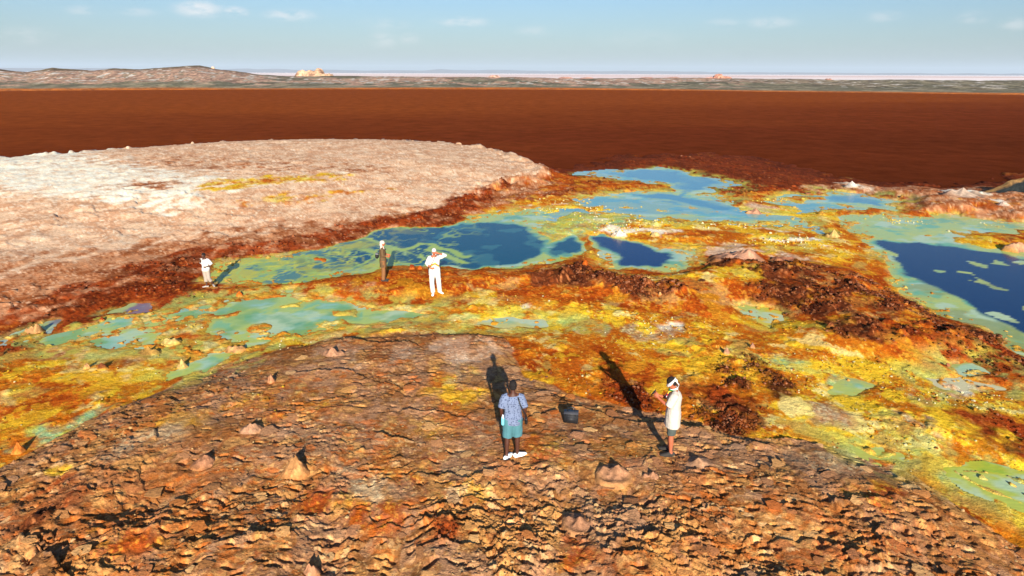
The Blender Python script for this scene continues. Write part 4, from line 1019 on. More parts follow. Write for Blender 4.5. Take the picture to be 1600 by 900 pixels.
# ------------------------------------------------------------------ salt cones, mounds and boulders: things of their own
def rock(name, label, cat, px, py, wpx, hpx, tint, peaks=((0, 0, 1),), p=1.6, group=None, lean=0.0, rough=.12, seed=0, blend=.6, deep=1.0):
    x, y, z = at(px, py); h0, c0 = lookup(x, y); h0 = float(h0); c0 = np.mean([lookup(x + dx, y + dy)[1] for dx in (-.5, -.25, 0, .25, .5) for dy in (-.6, -.3, 0, .3)], 0) * .92
    sl = math.sqrt(x * x + y * y + CAM_H ** 2)
    a = wpx / 2 * sl / FPX * (.92 if px > 600 or py < 560 else .80); H = hpx * sl / FPX * (.70 if p > .7 else .6); p = p + .25; tint = tint * .60; rough = rough * (2.4 if len(peaks) > 1 else 1.8); c0 = c0 * .9
    n, m = 40, 18; r = np.random.default_rng(seed + 100)
    th = np.linspace(0, 2 * np.pi, n, endpoint=False); tt = np.linspace(0, 1, m) ** .8
    T, A = np.meshgrid(tt, th)
    ra = 1 + .22 * (fbm(np.cos(A) * 1.3 + seed, np.sin(A) * 1.3 + 3, 700 + seed, 3) - .5) * 2
    X = T * np.cos(A) * a * ra; Y = T * np.sin(A) * a * ra * deep
    Zz = np.zeros_like(X)
    for (ox, oy, ph) in peaks:
        d = np.sqrt(((X - ox * a) / a) ** 2 + ((Y - oy * a) / (a * deep)) ** 2)
        Zz = np.maximum(Zz, ph * np.clip(1 - d / (1 if len(peaks) == 1 else .62), 0, 1) ** p)
    nz_ = fbm(X / a * 2.2 + seed, Y / a * 2.2, 720 + seed, 4) - .5; nz2 = fbm(X / a * 6 + seed, Y / a * 6, 730 + seed, 3) - .5
    # vertical flutes
    fl = (vnoise(A * 3.0 + seed, A * 0, 740) - .5)
    Zz = Zz * (1 + .5 * nz_) + rough * (nz_ + .6 * nz2 + .35 * fl) * ss(T, 1.0, .75) * (ss(T, 0, .2) * .7 + .3)
    Zz = Zz * ss(T, 1.0, .5)
    Zz = Zz * H - ss(T, .8, 1.0) * (.10 + .1 * H)
    X = X + lean * Zz
    co = np.stack([X, Y, Zz], -1)
    q = np.arange(n * m).reshape(n, m)
    nx = np.roll(q, -1, 0)
    quads = np.stack([q[:, :-1], q[:, 1:], nx[:, 1:], nx[:, :-1]], -1).reshape(-1, 4)
    w = (ss(T, .98, .45) * blend)[..., None]
    C = (np.array(c0) * (1 - w) + tint * w) * (1 + .6 * nz_ + 1.2 * nz2)[..., None]
    o = mesh_np(name, co.reshape(-1, 3), quads.astype(np.int32), M_rock, colors=np.clip(C.reshape(-1, 3) * ALB, 0, .85).astype(np.float32), smooth=True)
    if o.data.polygons[n * 3].normal.z < 0: o.data.flip_normals()
    o.location = (x, y, h0 - .01)
    tag(o, label=label, cat=cat, group=group)
    return o
PK = S(206, 150, 118); OC = S(222, 166, 108); BR = S(150, 84, 48); CR = S(240, 210, 140); WH = S(244, 230, 212); RD = S(160, 66, 30); OR = S(222, 104, 30)
GC = "salt cones standing on the foreground crust"; GB = "boulders along the pools"
rock("salt_cone", "tall ochre salt cone casting a hooked black shadow, left of the patterned shirt", "salt cone", 461, 736, 62, 36, OC, p=1.3, group=GC, seed=1, lean=.1)
rock("salt_cone", "pinkish salt cone with a tall black shadow, nearest the left crack", "salt cone", 318, 722, 54, 24, PK, p=1.5, group=GC, seed=2, lean=.2)
rock("salt_cone", "blunt pink grey salt hump with a long black shadow lip", "salt cone", 392, 673, 52, 19, S(204, 160, 134), peaks=((0, 0, .9), (-.35, 0, .8), (.3, .1, .75)), p=.8, group=GC, seed=3)
rock("salt_cone", "twin peaked pale salt cone in front of the man in the white shirt", "salt cone", 958, 742, 70, 19, PK, peaks=((-.45, .1, .62), (.2, 0, 1), (.55, -.1, .45)), p=1.1, group=GC, seed=4)
rock("salt_cone", "low pale cone just right of the twin peaked cone", "salt cone", 1016, 747, 40, 12, PK, peaks=((.2, 0, 1), (-.4, 0, .6)), p=1.1, group=GC, seed=5)
rock("salt_cone", "pink tooth shaped salt stub beyond the long ledge crack", "salt cone", 424, 596, 20, 18, PK, p=.9, group=GC, seed=6)
rock("salt_cone", "cream cone with pointed shadow at the edge of the green pool", "salt cone", 284, 568, 30, 18, CR, p=1.2, group=GC, seed=7)
rock("salt_cone", "orange rounded knob among yellow crust at far left", "salt cone", 30, 706, 26, 18, OR, p=1.0, group=GC, seed=9)
rock("salt_cone", "wide pinkish mound at the bottom with a black hollow behind", "salt cone", 483, 882, 42, 24, PK, peaks=((0, 0, 1), (.35, 0, .8)), p=.8, group=GC, seed=10)
rock("salt_cone", "pale cone at the left end of the big ledge crack", "salt cone", 520, 554, 50, 17, PK, peaks=((0, 0, 1), (.5, .1, .6), (-.5, .2, .4)), p=1.1, group=GC, seed=12)
rock("salt_cone", "brown cone cluster at the lower middle with black shadow behind", "salt cone", 905, 812, 66, 16, PK, peaks=((-.5, .2, .6), (.05, 0, 1), (.5, -.1, .5)), p=1.1, group=GC, seed=15)
rock("salt_cone", "pale broken slab mound just below the man in the white shirt", "salt cone", 1090, 727, 70, 15, S(214, 170, 134), peaks=((0, 0, .9), (.4, 0, .6)), p=.9, group=GC, seed=17)
rock("boulder", "bright orange round boulder on the dark bank beside the small blue pool", "boulder", 914, 414, 15, 14, OR, p=.45, group=GB, seed=31, blend=1)
rock("boulder", "nearly black boulder beside the orange one", "boulder", 902, 415, 12, 9, S(70, 34, 20), p=.5, group=GB, seed=32, blend=1)
rock("boulder", "red brown boulder left of the person in white at the pool edge", "boulder", 644, 420, 14, 13, RD, p=.6, group=GB, seed=33, blend=1)
rock("boulder", "smaller red boulder touching the red brown one", "boulder", 656, 420, 12, 9, OR, p=.6, group=GB, seed=34, blend=1)
rock("boulder", "orange boulder on the mud right of the boy", "boulder", 374, 457, 14, 12, OR, p=.6, group=GB, seed=35, blend=1)
rock("boulder", "jagged ochre rock beside the left puddle", "boulder", 52, 514, 36, 20, OC, peaks=((.35, 0, 1), (-.1, 0, .6), (-.6, 0, .4)), p=.9, group=GB, seed=36, blend=1)
rock("boulder", "small red rock by the violet puddle", "boulder", 159, 496, 10, 8, RD, p=.6, group=GB, seed=37, blend=1)
rock("boulder", "yellow ochre boulder on the brown patch below the green pool", "boulder", 136, 575, 16, 14, OC, p=.7, group=GB, seed=38, blend=1)
rock("boulder", "brown rock with black shadow right of the yellow ochre boulder", "boulder", 160, 576, 22, 13, BR, p=.7, group=GB, seed=39, blend=1)
rock("boulder", "rusty rock heap rising from the green pool's near bank", "boulder", 232, 548, 44, 13, BR, peaks=((0, 0, 1), (-.4, 0, .6), (.4, 0, .7)), p=.9, group=GB, seed=40)
rock("boulder", "yellow capped rock island in the green pool", "boulder", 368, 542, 44, 14, OC, peaks=((.4, 0, 1), (-.4, 0, .7), (0, 0, .8)), p=.7, group=GB, seed=41, blend=1)
rock("boulder", "cream topped rock island in the upper green pool", "boulder", 268, 532, 36, 12, CR, peaks=((.3, 0, 1), (-.3, 0, .8)), p=.7, group=GB, seed=42)
rock("boulder", "small brown rock on the red ground right of centre", "boulder", 1031, 460, 8, 9, OC, p=.6, group=GB, seed=43, blend=1)
rock("boulder", "pale stub at the left end of the rubble ridge", "boulder", 1135, 553, 15, 14, PK, p=.8, group=GB, seed=44, blend=1)
rock("boulder", "pale stub on the rubble ridge with another behind it", "boulder", 1175, 545, 12, 13, PK, p=.7, group=GB, seed=45, blend=1)
rock("boulder", "tan rock by the small yellow puddle", "boulder", 1298, 508, 16, 13, BR, p=.8, group=GB, seed=46, blend=1)
rock("boulder", "flat dark stone on yellow mud below the small blue pool", "boulder", 1097, 440, 18, 6, S(90, 50, 30), p=.5, group=GB, seed=47, blend=1)
rock("salt_cone", "white salt cone crowning the far bank", "salt cone", 1330, 292, 26, 11, WH, p=1.3, seed=51, blend=1, group="pale cones on the far bank")
rock("salt_cone", "wide white and tan mound on the far bank", "salt cone", 1503, 306, 66, 15, S(226, 196, 170), peaks=((0, 0, 1), (.5, 0, .6), (-.5, 0, .6)), p=1.1, seed=52, blend=1, group="pale cones on the far bank")
rock("salt_cone", "small pale cone near the right edge of the far bank", "salt cone", 1568, 321, 22, 8, WH, p=1.3, seed=53, group="pale cones on the far bank")
rock("salt_cone", "bright white salt tower beside the small blue pool", "salt cone", 968, 366, 34, 17, WH, peaks=((0, 0, 1), (.5, 0, .5), (-.5, 0, .4)), p=.9, seed=54, blend=1, group="salt towers round the pools")
rock("salt_cone", "cream salt tower right of the white one", "salt cone", 1024, 368, 22, 10, CR, p=.8, seed=55, blend=1, group="salt towers round the pools")
rock("salt_cone", "pink salt mound between the far turquoise shallows", "salt cone", 1178, 330, 44, 13, PK, peaks=((.1, 0, 1), (-.4, 0, .5)), p=.9, seed=56, blend=1, group="salt towers round the pools")
rock("salt_cone", "yellow white cone above the rust coloured gully", "salt cone", 1302, 368, 36, 14, CR, peaks=((0, 0, 1), (-.6, 0, .5)), p=1.2, seed=57, group="salt towers round the pools")
rock("salt_cone", "brown peak behind the yellow white cone", "salt cone", 1284, 334, 18, 8, BR, p=1., seed=58, group="salt towers round the pools")
rock("salt_mound", "large pinkish grey mound of spiky salt right of the small blue pool", "mound", 1155, 403, 100, 27, S(230, 170, 134), peaks=((.25, 0, 1), (.12, .1, .85), (.38, .0, .8), (-.05, 0, .6), (-.35, 0, .5), (.6, 0, .45), (-.1, -.3, .4), (-.6, 0, .25)), p=1.5, rough=.16, seed=59, blend=1)
rock("salt_mound", "lower brown pink mound right of the spiky salt mound", "mound", 1225, 408, 60, 9, S(176, 116, 86), peaks=((0, 0, .9), (-.4, 0, .9), (.4, 0, .6)), p=.8, rough=.3, seed=60, blend=1)
rock("salt_mound", "pinkish knob on the orange flat at the right edge", "mound", 1590, 388, 50, 18, S(216, 160, 120), peaks=((0, 0, .9), (.4, 0, .8), (-.4, 0, .5)), p=.8, rough=.3, seed=61, blend=1)
# dark crag at the right edge
def crag():
    root = bpy.data.objects.new("crag", None); COL.objects.link(root)
    x, y, z = at(1592, 300); root.location = (x, y, .1)
    tag(root, "dark slate rock hollow under a tan rim where lake meets right edge", "crag")
    n, m = 60, 16; r = np.linspace(-1, 1, n); t = np.linspace(0, 1, m)
    T, U = np.meshgrid(t, r)
    L_ = 3.6
    top = .15 + 1.15 * ss(U, -1, .1) + .18 * (fbm(U * 6, U * 0, 800, 4) - .5)
    X = U * L_ + 1.3; face = ss(T, 0, .62); Zz = top * face * (1 + .10 * (fbm(U * 9, T * 5, 801, 3) - .5))
    Y = (T - .3) * 2.6 + .5 * (fbm(U * 7 + T * 2, T * 6, 803, 4) - .5) - .25 * np.sin(U * 4)
    Zz -= .9 * ss(T, .72, 1.0)
    q = np.arange(n * m).reshape(n, m); quads = np.stack([q[:-1, :-1], q[1:, :-1], q[1:, 1:], q[:-1, 1:]], -1).reshape(-1, 4)
    w = ss(T + .12 * (fbm(U * 8, T * 4, 805, 3) - .5), .50, .58)[..., None]
    C = S(42, 46, 46) * (1 - w) + S(176, 132, 78) * w  # dark slate below the tan rim, the hollow's shadow put into its colour
    C = C * (1 + .6 * (fbm(U * 14, T * 9, 806, 3) - .5))[..., None]
    o = mesh_np("rock_face", np.stack([X, Y, Zz], -1).reshape(-1, 3), quads.astype(np.int32), M_rock, parent=root, colors=np.clip(C.reshape(-1, 3) * ALB, 0, .8).astype(np.float32), smooth=False)
    if o.data.polygons[len(o.data.polygons) // 2].normal.z < 0: o.data.flip_normals()
crag()

# outcrops on the far shore
def outcrop(label, px, ybase, wpx, hpx, dist, tint, seed, peaks):
    v = ray(px, ybase); hd = math.hypot(v.x, v.y); x, y = v.x / hd * dist, v.y / hd * dist
    zb = far_z(px, ybase, dist); a = wpx / 2 * dist / FPX; H = hpx * dist / FPX
    n = 44; g = np.linspace(-1, 1, n); U, V = np.meshgrid(g, g)
    Zz = np.zeros_like(U)
    for ox, ph, wd in peaks:
        d = np.sqrt(((U - ox) / wd) ** 2 + (V / .8) ** 2)
        Zz = np.maximum(Zz, ph * ss(d, 1.0, .25))
    f1, f2, dx, dy, cid = vor(U * 4.5 + seed, V * 4.5, 900 + seed)
    Zz = Zz * (1 + .7 * (fbm(U * 3 + seed, V * 3, 910 + seed, 4) - .5)) + (Zz > .05) * (.18 * (cid - .5) + .2 * (fbm(U * 8, V * 8 + seed, 912, 3) - .5))
    edge = ss(np.maximum(np.abs(U), np.abs(V)), .8, 1.0)
    Zz = Zz * H * (1 - edge) - edge * 2.0 - .5
    C = tint * (1 + .7 * (fbm(U * 6 + seed, V * 6, 920, 4) - .5))[..., None]
    dk = ((cid < .2) * .6)[..., None]; C = C * (1 - dk) + S(110, 80, 66) * dk
    q = np.arange(n * n).reshape(n, n); quads = np.stack([q[:-1, :-1], q[:-1, 1:], q[1:, 1:], q[1:, :-1]], -1).reshape(-1, 4)
    o = mesh_np("rock_outcrop", np.stack([U * a, V * a, Zz], -1).reshape(-1, 3), quads.astype(np.int32), M_hill, colors=np.clip(C.reshape(-1, 3) * ALB, 0, .85).astype(np.float32), smooth=False)
    o.location = (x, y, zb)
    tag(o, label=label, cat="rock outcrop")
outcrop("cream castle like rock outcrop standing on the far shore skyline", 487, 121, 72, 11, 640, S(206, 164, 130), 1, ((-.35, 1, .4), (0, .9, .5), (.3, 1, .35), (.65, .5, .4)))
outcrop("white flat topped rock outcrop below the highest hill", 331, 132, 38, 9, 520, S(224, 200, 170), 2, ((-.2, .9, .7), (.3, .8, .6), (0, 1., .2)))
outcrop("small knob on the ridge right of the highest hill", 333, 109.5, 12, 4.5, 640, S(200, 160, 130), 3, ((0, 1, .7),))
outcrop("pink peaked rock outcrop right of centre on the far shore", 1122, 125.5, 62, 9, 640, S(196, 140, 116), 4, ((0, 1, .35), (.3, .6, .6), (-.5, .45, .5)))
outcrop("low pinkish rock ridge in the middle of the far shore", 772, 122.5, 46, 5, 640, S(200, 156, 134), 5, ((0, 1, .7), (-.5, .6, .5)))
outcrop("low pink ridge left of the pink peaked outcrop", 1030, 124, 90, 4, 640, S(200, 150, 130), 6, ((-.4, .8, .5), (.4, 1, .5)))
outcrop("tiny pink rock hump on the flat right of the pink peaked outcrop", 1294, 126, 26, 3.5, 640, S(196, 146, 124), 7, ((0, 1, .6), (.5, .5, .4)))
outcrop("pale small boulder left of the white flat topped outcrop", 292, 129.5, 14, 3.5, 540, S(232, 210, 180), 8, ((0, 1, .8),))
outcrop("faint pink rock ridge left of centre on the far shore", 900, 123.5, 80, 4, 640, S(204, 156, 136), 9, ((-.4, .9, .5), (.4, .8, .5)))
# ------------------------------------------------------------------ people
def loft(bm, pts, rads, side=(1, 0, 0), n=12, caps=True):
    pts = [Vector(p) for p in pts]; side = Vector(side); rings_ = []
    rads = [(r, r) if not isinstance(r, tuple) else r for r in rads]
    P, Q = list(pts), list(rads)
    if caps:   # rounded ends
        for end in (0, -1):
            p, q = P[end], Q[end]; nb = P[1] if end == 0 else P[-2]
            d = (p - nb).normalized()
            for k, s in ((.6, .8), (.9, .42)):
                e = (p + d * min(q) * k, (q[0] * s, q[1] * s))
                if end == 0: P.insert(0, e[0]); Q.insert(0, e[1])
                else: P.append(e[0]); Q.append(e[1])
    for i, p in enumerate(P):
        t = (P[min(i + 1, len(P) - 1)] - P[max(i - 1, 0)]).normalized()
        s = side - t * side.dot(t)
        if s.length < 1e-3: s = Vector((0, 1, 0)) - t * t.y
        s.normalize(); f = t.cross(s)
        rings_.append([bm.verts.new(p + s * (math.cos(a) * Q[i][0]) + f * (math.sin(a) * Q[i][1])) for a in [2 * math.pi * k / n for k in range(n)]])
    for a, b in zip(rings_, rings_[1:]):
        for k in range(n): bm.faces.new((a[k], a[(k + 1) % n], b[(k + 1) % n], b[k]))
    bm.faces.new(list(reversed(rings_[0]))); bm.faces.new(rings_[-1])
def ball(bm, c, r, rot=None):
    m = Matrix.Translation(c) @ (rot.to_4x4() if rot else Matrix.Identity(4)) @ Matrix.Diagonal((*r, 1))
    bmesh.ops.create_uvsphere(bm, u_segments=14, v_segments=10, radius=1, matrix=m)
def boxm(bm, c, s, rot=None, bev=0.0):
    m = Matrix.Translation(c) @ (rot.to_4x4() if rot else Matrix.Identity(4)) @ Matrix.Diagonal((*s, 1))
    r = bmesh.ops.create_cube(bm, size=1, matrix=m)
    if bev:
        es = list({e for v in r['verts'] for e in v.link_edges})
        bmesh.ops.bevel(bm, geom=es, offset=bev, segments=2, affect='EDGES')
def finish(name, bm, mat, parent, voxel=None, smooth=2, folds=0, seed=0):
    bmesh.ops.recalc_face_normals(bm, faces=bm.faces[:])
    me = bpy.data.meshes.new(name); bm.to_mesh(me); bm.free()
    if voxel:
        t = bpy.data.objects.new("tmp", me); COL.objects.link(t)
        md = t.modifiers.new("r", 'REMESH'); md.mode = 'VOXEL'; md.voxel_size = voxel
        if smooth:
            sm = t.modifiers.new("s", 'SMOOTH'); sm.iterations = smooth; sm.factor = .5
        dg = bpy.context.evaluated_depsgraph_get()
        m2 = bpy.data.meshes.new_from_object(t.evaluated_get(dg)); bpy.data.objects.remove(t); bpy.data.meshes.remove(me); me = m2; me.name = name
        if folds:
            k = len(me.vertices); c = np.zeros(k * 3, np.float32); me.vertices.foreach_get('co', c); c = c.reshape(-1, 3)
            nn = np.zeros(k * 3, np.float32); me.vertex_normals.foreach_get('vector', nn); nn = nn.reshape(-1, 3)
            an = np.arctan2(c[:, 1], c[:, 0])
            w = fbm(an * 2.2 + seed, c[:, 2] * 3.0, 970 + seed, 3) - .5 + .6 * (fbm(c[:, 0] * 9 + c[:, 1] * 7, c[:, 2] * 14, 975 + seed, 2) - .5)
            c += nn * (w * folds)[:, None]; me.vertices.foreach_set('co', c.reshape(-1))
    me.materials.clear(); me.materials.append(mat)
    for p in me.polygons: p.use_smooth = True
    me.update()
    o = bpy.data.objects.new(name, me); COL.objects.link(o); o.parent = parent
    return o
def lerp(a, b, t): return Vector(a) + (Vector(b) - Vector(a)) * t
def hand(bm, wrist, d, palm_n, curl=.5, thumb_side=1):
    """palm, four curled fingers and a thumb; d points along the hand, palm_n out of the palm"""
    d = Vector(d).normalized(); pn = Vector(palm_n); pn = (pn - d * pn.dot(d)).normalized(); s = d.cross(pn) * thumb_side
    w = Vector(wrist)
    loft(bm, [w, w + d * .03, w + d * .085], [(.026, .018), (.036, .017), (.038, .014)], side=s, n=10)
    for k, (o_, L_) in enumerate(((.030, .070), (.010, .078), (-.010, .072), (-.029, .058))):
        b = w + d * .085 + s * o_; c = curl * (1 + .12 * k)
        d1 = (d * math.cos(c * .7) + pn * math.sin(c * .7)); d2 = (d * math.cos(c * 1.5) + pn * math.sin(c * 1.5)); d3 = (d * math.cos(c * 2.2) + pn * math.sin(c * 2.2))
        p1 = b + d1 * L_ * .45; p2 = p1 + d2 * L_ * .32; p3 = p2 + d3 * L_ * .22
        loft(bm, [b - d * .01, p1, p2, p3], [.0105, .0098, .009, .008], side=s, n=7)
    b = w + d * .028 + s * .03
    loft(bm, [b, b + (d * .5 + s * .7 + pn * .35).normalized() * .035, b + (d * .8 + s * .55 + pn * .5).normalized() * .062], [.013, .011, .009], side=d, n=7)
def foot(bm, ank, td, shoe=0.0, L_=.25):
    td = Vector((td[0], td[1], 0)).normalized(); a = Vector(ank); z0 = a.z - .055
    heel = Vector((a.x, a.y, z0)) - td * .06
    s = Vector((-td.y, td.x, 0)); e = shoe
    if not shoe: loft(bm, [a + Vector((0, 0, .03)), a - td * .01 + Vector((0, 0, -.02))], [.036, .042], side=s, n=10)
    loft(bm, [heel + Vector((0, 0, .012)), heel + td * L_ * .3 + Vector((0, 0, .018)), heel + td * L_ * .62 + Vector((0, 0, .002)), heel + td * L_ * .86 + Vector((0, 0, -.006)), heel + td * L_ * .97 + Vector((0, 0, -.01))],
         [(.033 + e, .036 + e), (.036 + e, .044 + e), (.045 + e, .032 + e), (.042 + e, .024 + e), (.03 + e, .018 + e)], side=s, n=12)
def person(label, px, py, ytop, face_deg, J, fx):
    x, y, z = at(px, py); h0 = float(gz(x, y)[0])
    root = bpy.data.objects.new("person", None); COL.objects.link(root)
    d = math.hypot(x, y); Ht = far_z(px, ytop, d) - h0
    sc = Ht / J.get('H', 1.76); print("person", label[:30], "height", round(Ht, 2), "scale", round(sc, 2))
    root.location = (x, y, h0); root.rotation_euler = (0, 0, R(face_deg)); root.scale = (sc,) * 3
    tag(root, label, "person", group=None)
    g = lambda k, dft: Vector(J.get(k, dft))
    hd = g('head', (0, -.015, 1.655)); hp = J.get('pitch', 0.); hy = J.get('yaw', 0.)
    HR = Matrix.Rotation(R(hy), 3, 'Z') @ Matrix.Rotation(R(hp), 3, 'X')
    ch = g('chest', (0, 0, 1.30)); pv = g('pelvis', (0, 0, .95)); nk = g('neck', (0, .01, 1.48))
    arms = {}; legs = {}
    for sg, nm in ((1, 'l'), (-1, 'r')):
        arms[nm] = [g('sh_' + nm, (sg * .175, 0, 1.415)), g('el_' + nm, (sg * .24, .03, 1.14)), g('wr_' + nm, (sg * .22, -.06, .92))]
        legs[nm] = [g('hip_' + nm, (sg * .088, 0, .91)), g('kn_' + nm, (sg * .10, -.02, .50)), g('an_' + nm, (sg * .11, 0, .085))]
    # body
    bm = bmesh.new()
    wst = lerp(pv, ch, .38)
    loft(bm, [pv - Vector((0, 0, .07)), pv, wst, ch, lerp(ch, nk, .55), lerp(ch, nk, .85)], [(.14, .10), (.165, .115), (.138, .095), (.165, .112), (.165, .095), (.10, .07)], n=16)
    loft(bm, [nk - Vector((0, 0, .06)), nk, lerp(nk, hd, .6)], [.06, .053, .052], n=12)
    ball(bm, hd, (.074, .095, .108), HR); ball(bm, hd + HR @ Vector((0, -.032, -.06)), (.056, .06, .055), HR)
    loft(bm, [hd + HR @ Vector((0, -.088, .015)), hd + HR @ Vector((0, -.112, -.022))], [.008, .014], n=8)
    loft(bm, [hd + HR @ Vector((-.02, -.088, -.052)), hd + HR @ Vector((.02, -.088, -.052))], [.009, .009], side=(0, 0, 1), n=6)
    for s in (1, -1): ball(bm, hd + HR @ Vector((s * .076, .005, -.01)), (.012, .018, .03), HR)
    for nm, sg in (('l', 1), ('r', -1)):
        a = arms[nm]
        loft(bm, [lerp(a[0], nk, .35), a[0], lerp(a[0], a[1], .45), a[1], lerp(a[1], a[2], .35), a[2]], [.05, .054, .046, .038, .037, .026], n=12)
        hd_dir = J.get('hd_' + nm, tuple((a[2] - a[1]).normalized())); pn = J.get('pn_' + nm, (-sg, 0, 0))
        hand(bm, a[2], hd_dir, pn, J.get('curl', .5), sg * J.get('ts_' + nm, 1))
        l = legs[nm]
        loft(bm, [lerp(l[0], pv, .2), l[0], lerp(l[0], l[1], .5), l[1], lerp(l[1], l[2], .35), lerp(l[1], l[2], .75), l[2]], [.085, .09, .073, .054, .056, .04, .034], n=12)
        foot(bm, l[2], J.get('toe_' + nm, (sg * .3, -1)))
    finish("body", bm, fx['skin'], root, voxel=.0095, smooth=2)
    for s in (1, -1):
        bm = bmesh.new(); ball(bm, hd + HR @ Vector((s * .03, -.086, .012)), (.011, .008, .007), HR); finish("eye", bm, M_eye, root)
    # trousers or shorts
    if 'trousers' in fx:
        mat, frac, infl, flare = fx['trousers']; bm = bmesh.new()
        loft(bm, [pv - Vector((0, 0, .09)), pv, pv + Vector((0, 0, .09))], [(.165, .125), (.185, .135), (.158, .115)], n=16)
        for nm in 'lr':
            l = legs[nm]; path = [lerp(l[0], pv, .2), l[0], lerp(l[0], l[1], .5), l[1], lerp(l[1], l[2], .5), l[2]]; rd = [.10, .105, .09, .074, .07, .06]
            k = max(2, int(round(frac * 5)) + 1); path = path[:k]; rd = [q + infl + flare * i / (k - 1) for i, q in enumerate(rd[:k])]
            loft(bm, path, rd, n=14, caps=False)
        finish("shorts" if frac < .7 else "trousers", bm, mat, root, voxel=.011, smooth=2, folds=.02, seed=3)
    if 'shirt' in fx:
        mat, hem, sl, infl, flare, nmx = fx['shirt']; bm = bmesh.new()
        hz = Vector((pv.x, pv.y, hem)); k = infl
        path = [hz]; rd = [(.175 + k + flare, .13 + k + flare)]
        if hem < pv.z: path.append(pv); rd.append((.18 + k + flare * .6, .13 + k + flare * .5))
        path += [wst, ch, lerp(ch, nk, .5), lerp(ch, nk, .82)]; rd += [(.16 + k, .115 + k), (.178 + k, .125 + k), (.17 + k, .105 + k * .6), (.10, .075)]
        loft(bm, path, rd, n=18, caps=False)
        for nm in 'lr':
            a = arms[nm]; el = lerp(a[0], a[1], min(sl, 1)); pts = [lerp(a[0], nk, .4), a[0], lerp(a[0], a[1], min(sl, 1) * .5), el]; rr_ = [.062, .07 + k * .5, .068 + k * .7, .066 + k]
            if sl > 1: pts += [lerp(a[1], a[2], .5 * (sl - 1) + .2), lerp(a[1], a[2], sl - 1)]; rr_ += [.056 + k * .6, .05 + k * .5]
            loft(bm, pts, rr_, n=12, caps=False)
        finish(nmx, bm, mat, root, voxel=.0115, smooth=2, folds=.026, seed=5)
    if 'shoe' in fx:
        for nm, sg in (('l', 1), ('r', -1)):
            bm = bmesh.new(); foot(bm, legs[nm][2] + Vector((0, 0, .004)), J.get('toe_' + nm, (sg * .3, -1)), shoe=.008, L_=.27)
            so = finish("shoe", bm, fx['shoe'], root, voxel=.008, smooth=1)
            if 'sole' in fx:
                bm = bmesh.new(); td = Vector((*J.get('toe_' + nm, (sg * .3, -1)), 0)).normalized(); a = legs[nm][2]; s = Vector((-td.y, td.x, 0)); hl = Vector((a.x, a.y, a.z - .078)) - td * .062
                loft(bm, [hl, hl + td * .08, hl + td * .17, hl + td * .235], [(.043, .012), (.045, .012), (.055, .012), (.036, .012)], side=s, n=12); finish("sole", bm, fx['sole'], so)
    if 'hair' in fx:
        bm = bmesh.new(); ball(bm, hd + HR @ Vector((0, .014, .03)), (.083, .10, .098), HR); ball(bm, hd + HR @ Vector((0, .035, -.02)), (.076, .075, .07), HR)
        finish("hair", bm, fx['hair'], root, voxel=.009, smooth=1, folds=.012)
    return root, dict(arms=arms, legs=legs, hd=hd, HR=HR, ch=ch, pv=pv, nk=nk, sc=sc)
def strap_bm(pts, w, t, side=(1, 0, 0)):
    bm = bmesh.new(); loft(bm, pts, [(w, t)] * len(pts), side=side, n=6, caps=False); return bm
def place_like(o, root):  # a thing held or worn stays top-level at the same place
    o.location = root.location; o.rotation_euler = root.rotation_euler; o.scale = root.scale
def empty(name, label, cat, root):
    o = bpy.data.objects.new(name, None); COL.objects.link(o); tag(o, label, cat); place_like(o, root); return o

M_eye = plain("eye_dark", (.02, .015, .012), .3, .4)
SK_D = plain("skin_dark_brown", S(70, 38, 26), .55, .35, var=.06); SK_M = plain("skin_sunburnt", S(160, 88, 60), .6, .3, var=.08); SK_B = plain("skin_deep_brown", S(70, 42, 32), .55, .35, var=.06)
HAIR = plain("hair_black", (.012, .010, .010), .8, .2, bump=.01, bscale=90)
WHITE = plain("cloth_white", S(196, 192, 186), .9, .1, bump=.006, bscale=40, var=.05); WHITE2 = plain("cloth_white_soft", S(182, 174, 162), .9, .1, bump=.006, bscale=40, var=.05)
TEAL = plain("cloth_teal", S(70, 112, 120), .9, .1, bump=.004, bscale=60, var=.08); GREYC = plain("cloth_grey", S(72, 78, 74), .9, .1, bump=.004, bscale=60, var=.08)
OLIVE = plain("cloth_olive_brown", S(92, 72, 50), .9, .1, bump=.006, bscale=40, var=.1); TAN = plain("cloth_tan", S(122, 84, 54), .9, .1, bump=.005, bscale=40, var=.1)
BEIGE = plain("cloth_light_beige", S(150, 138, 126), .9, .1, bump=.006, bscale=30, var=.12)
BLACK = plain("black_nylon", (.016, .016, .018), .6, .3, bump=.003, bscale=120); BLACKG = plain("black_plastic", (.012, .012, .013), .35, .5); SHOEW = plain("shoe_white", S(235, 235, 232), .5, .3); SHOED = plain("shoe_dark", S(52, 48, 44), .8, .2)
STRIPE = plain("shoe_stripe", S(150, 155, 165), .6, .2)
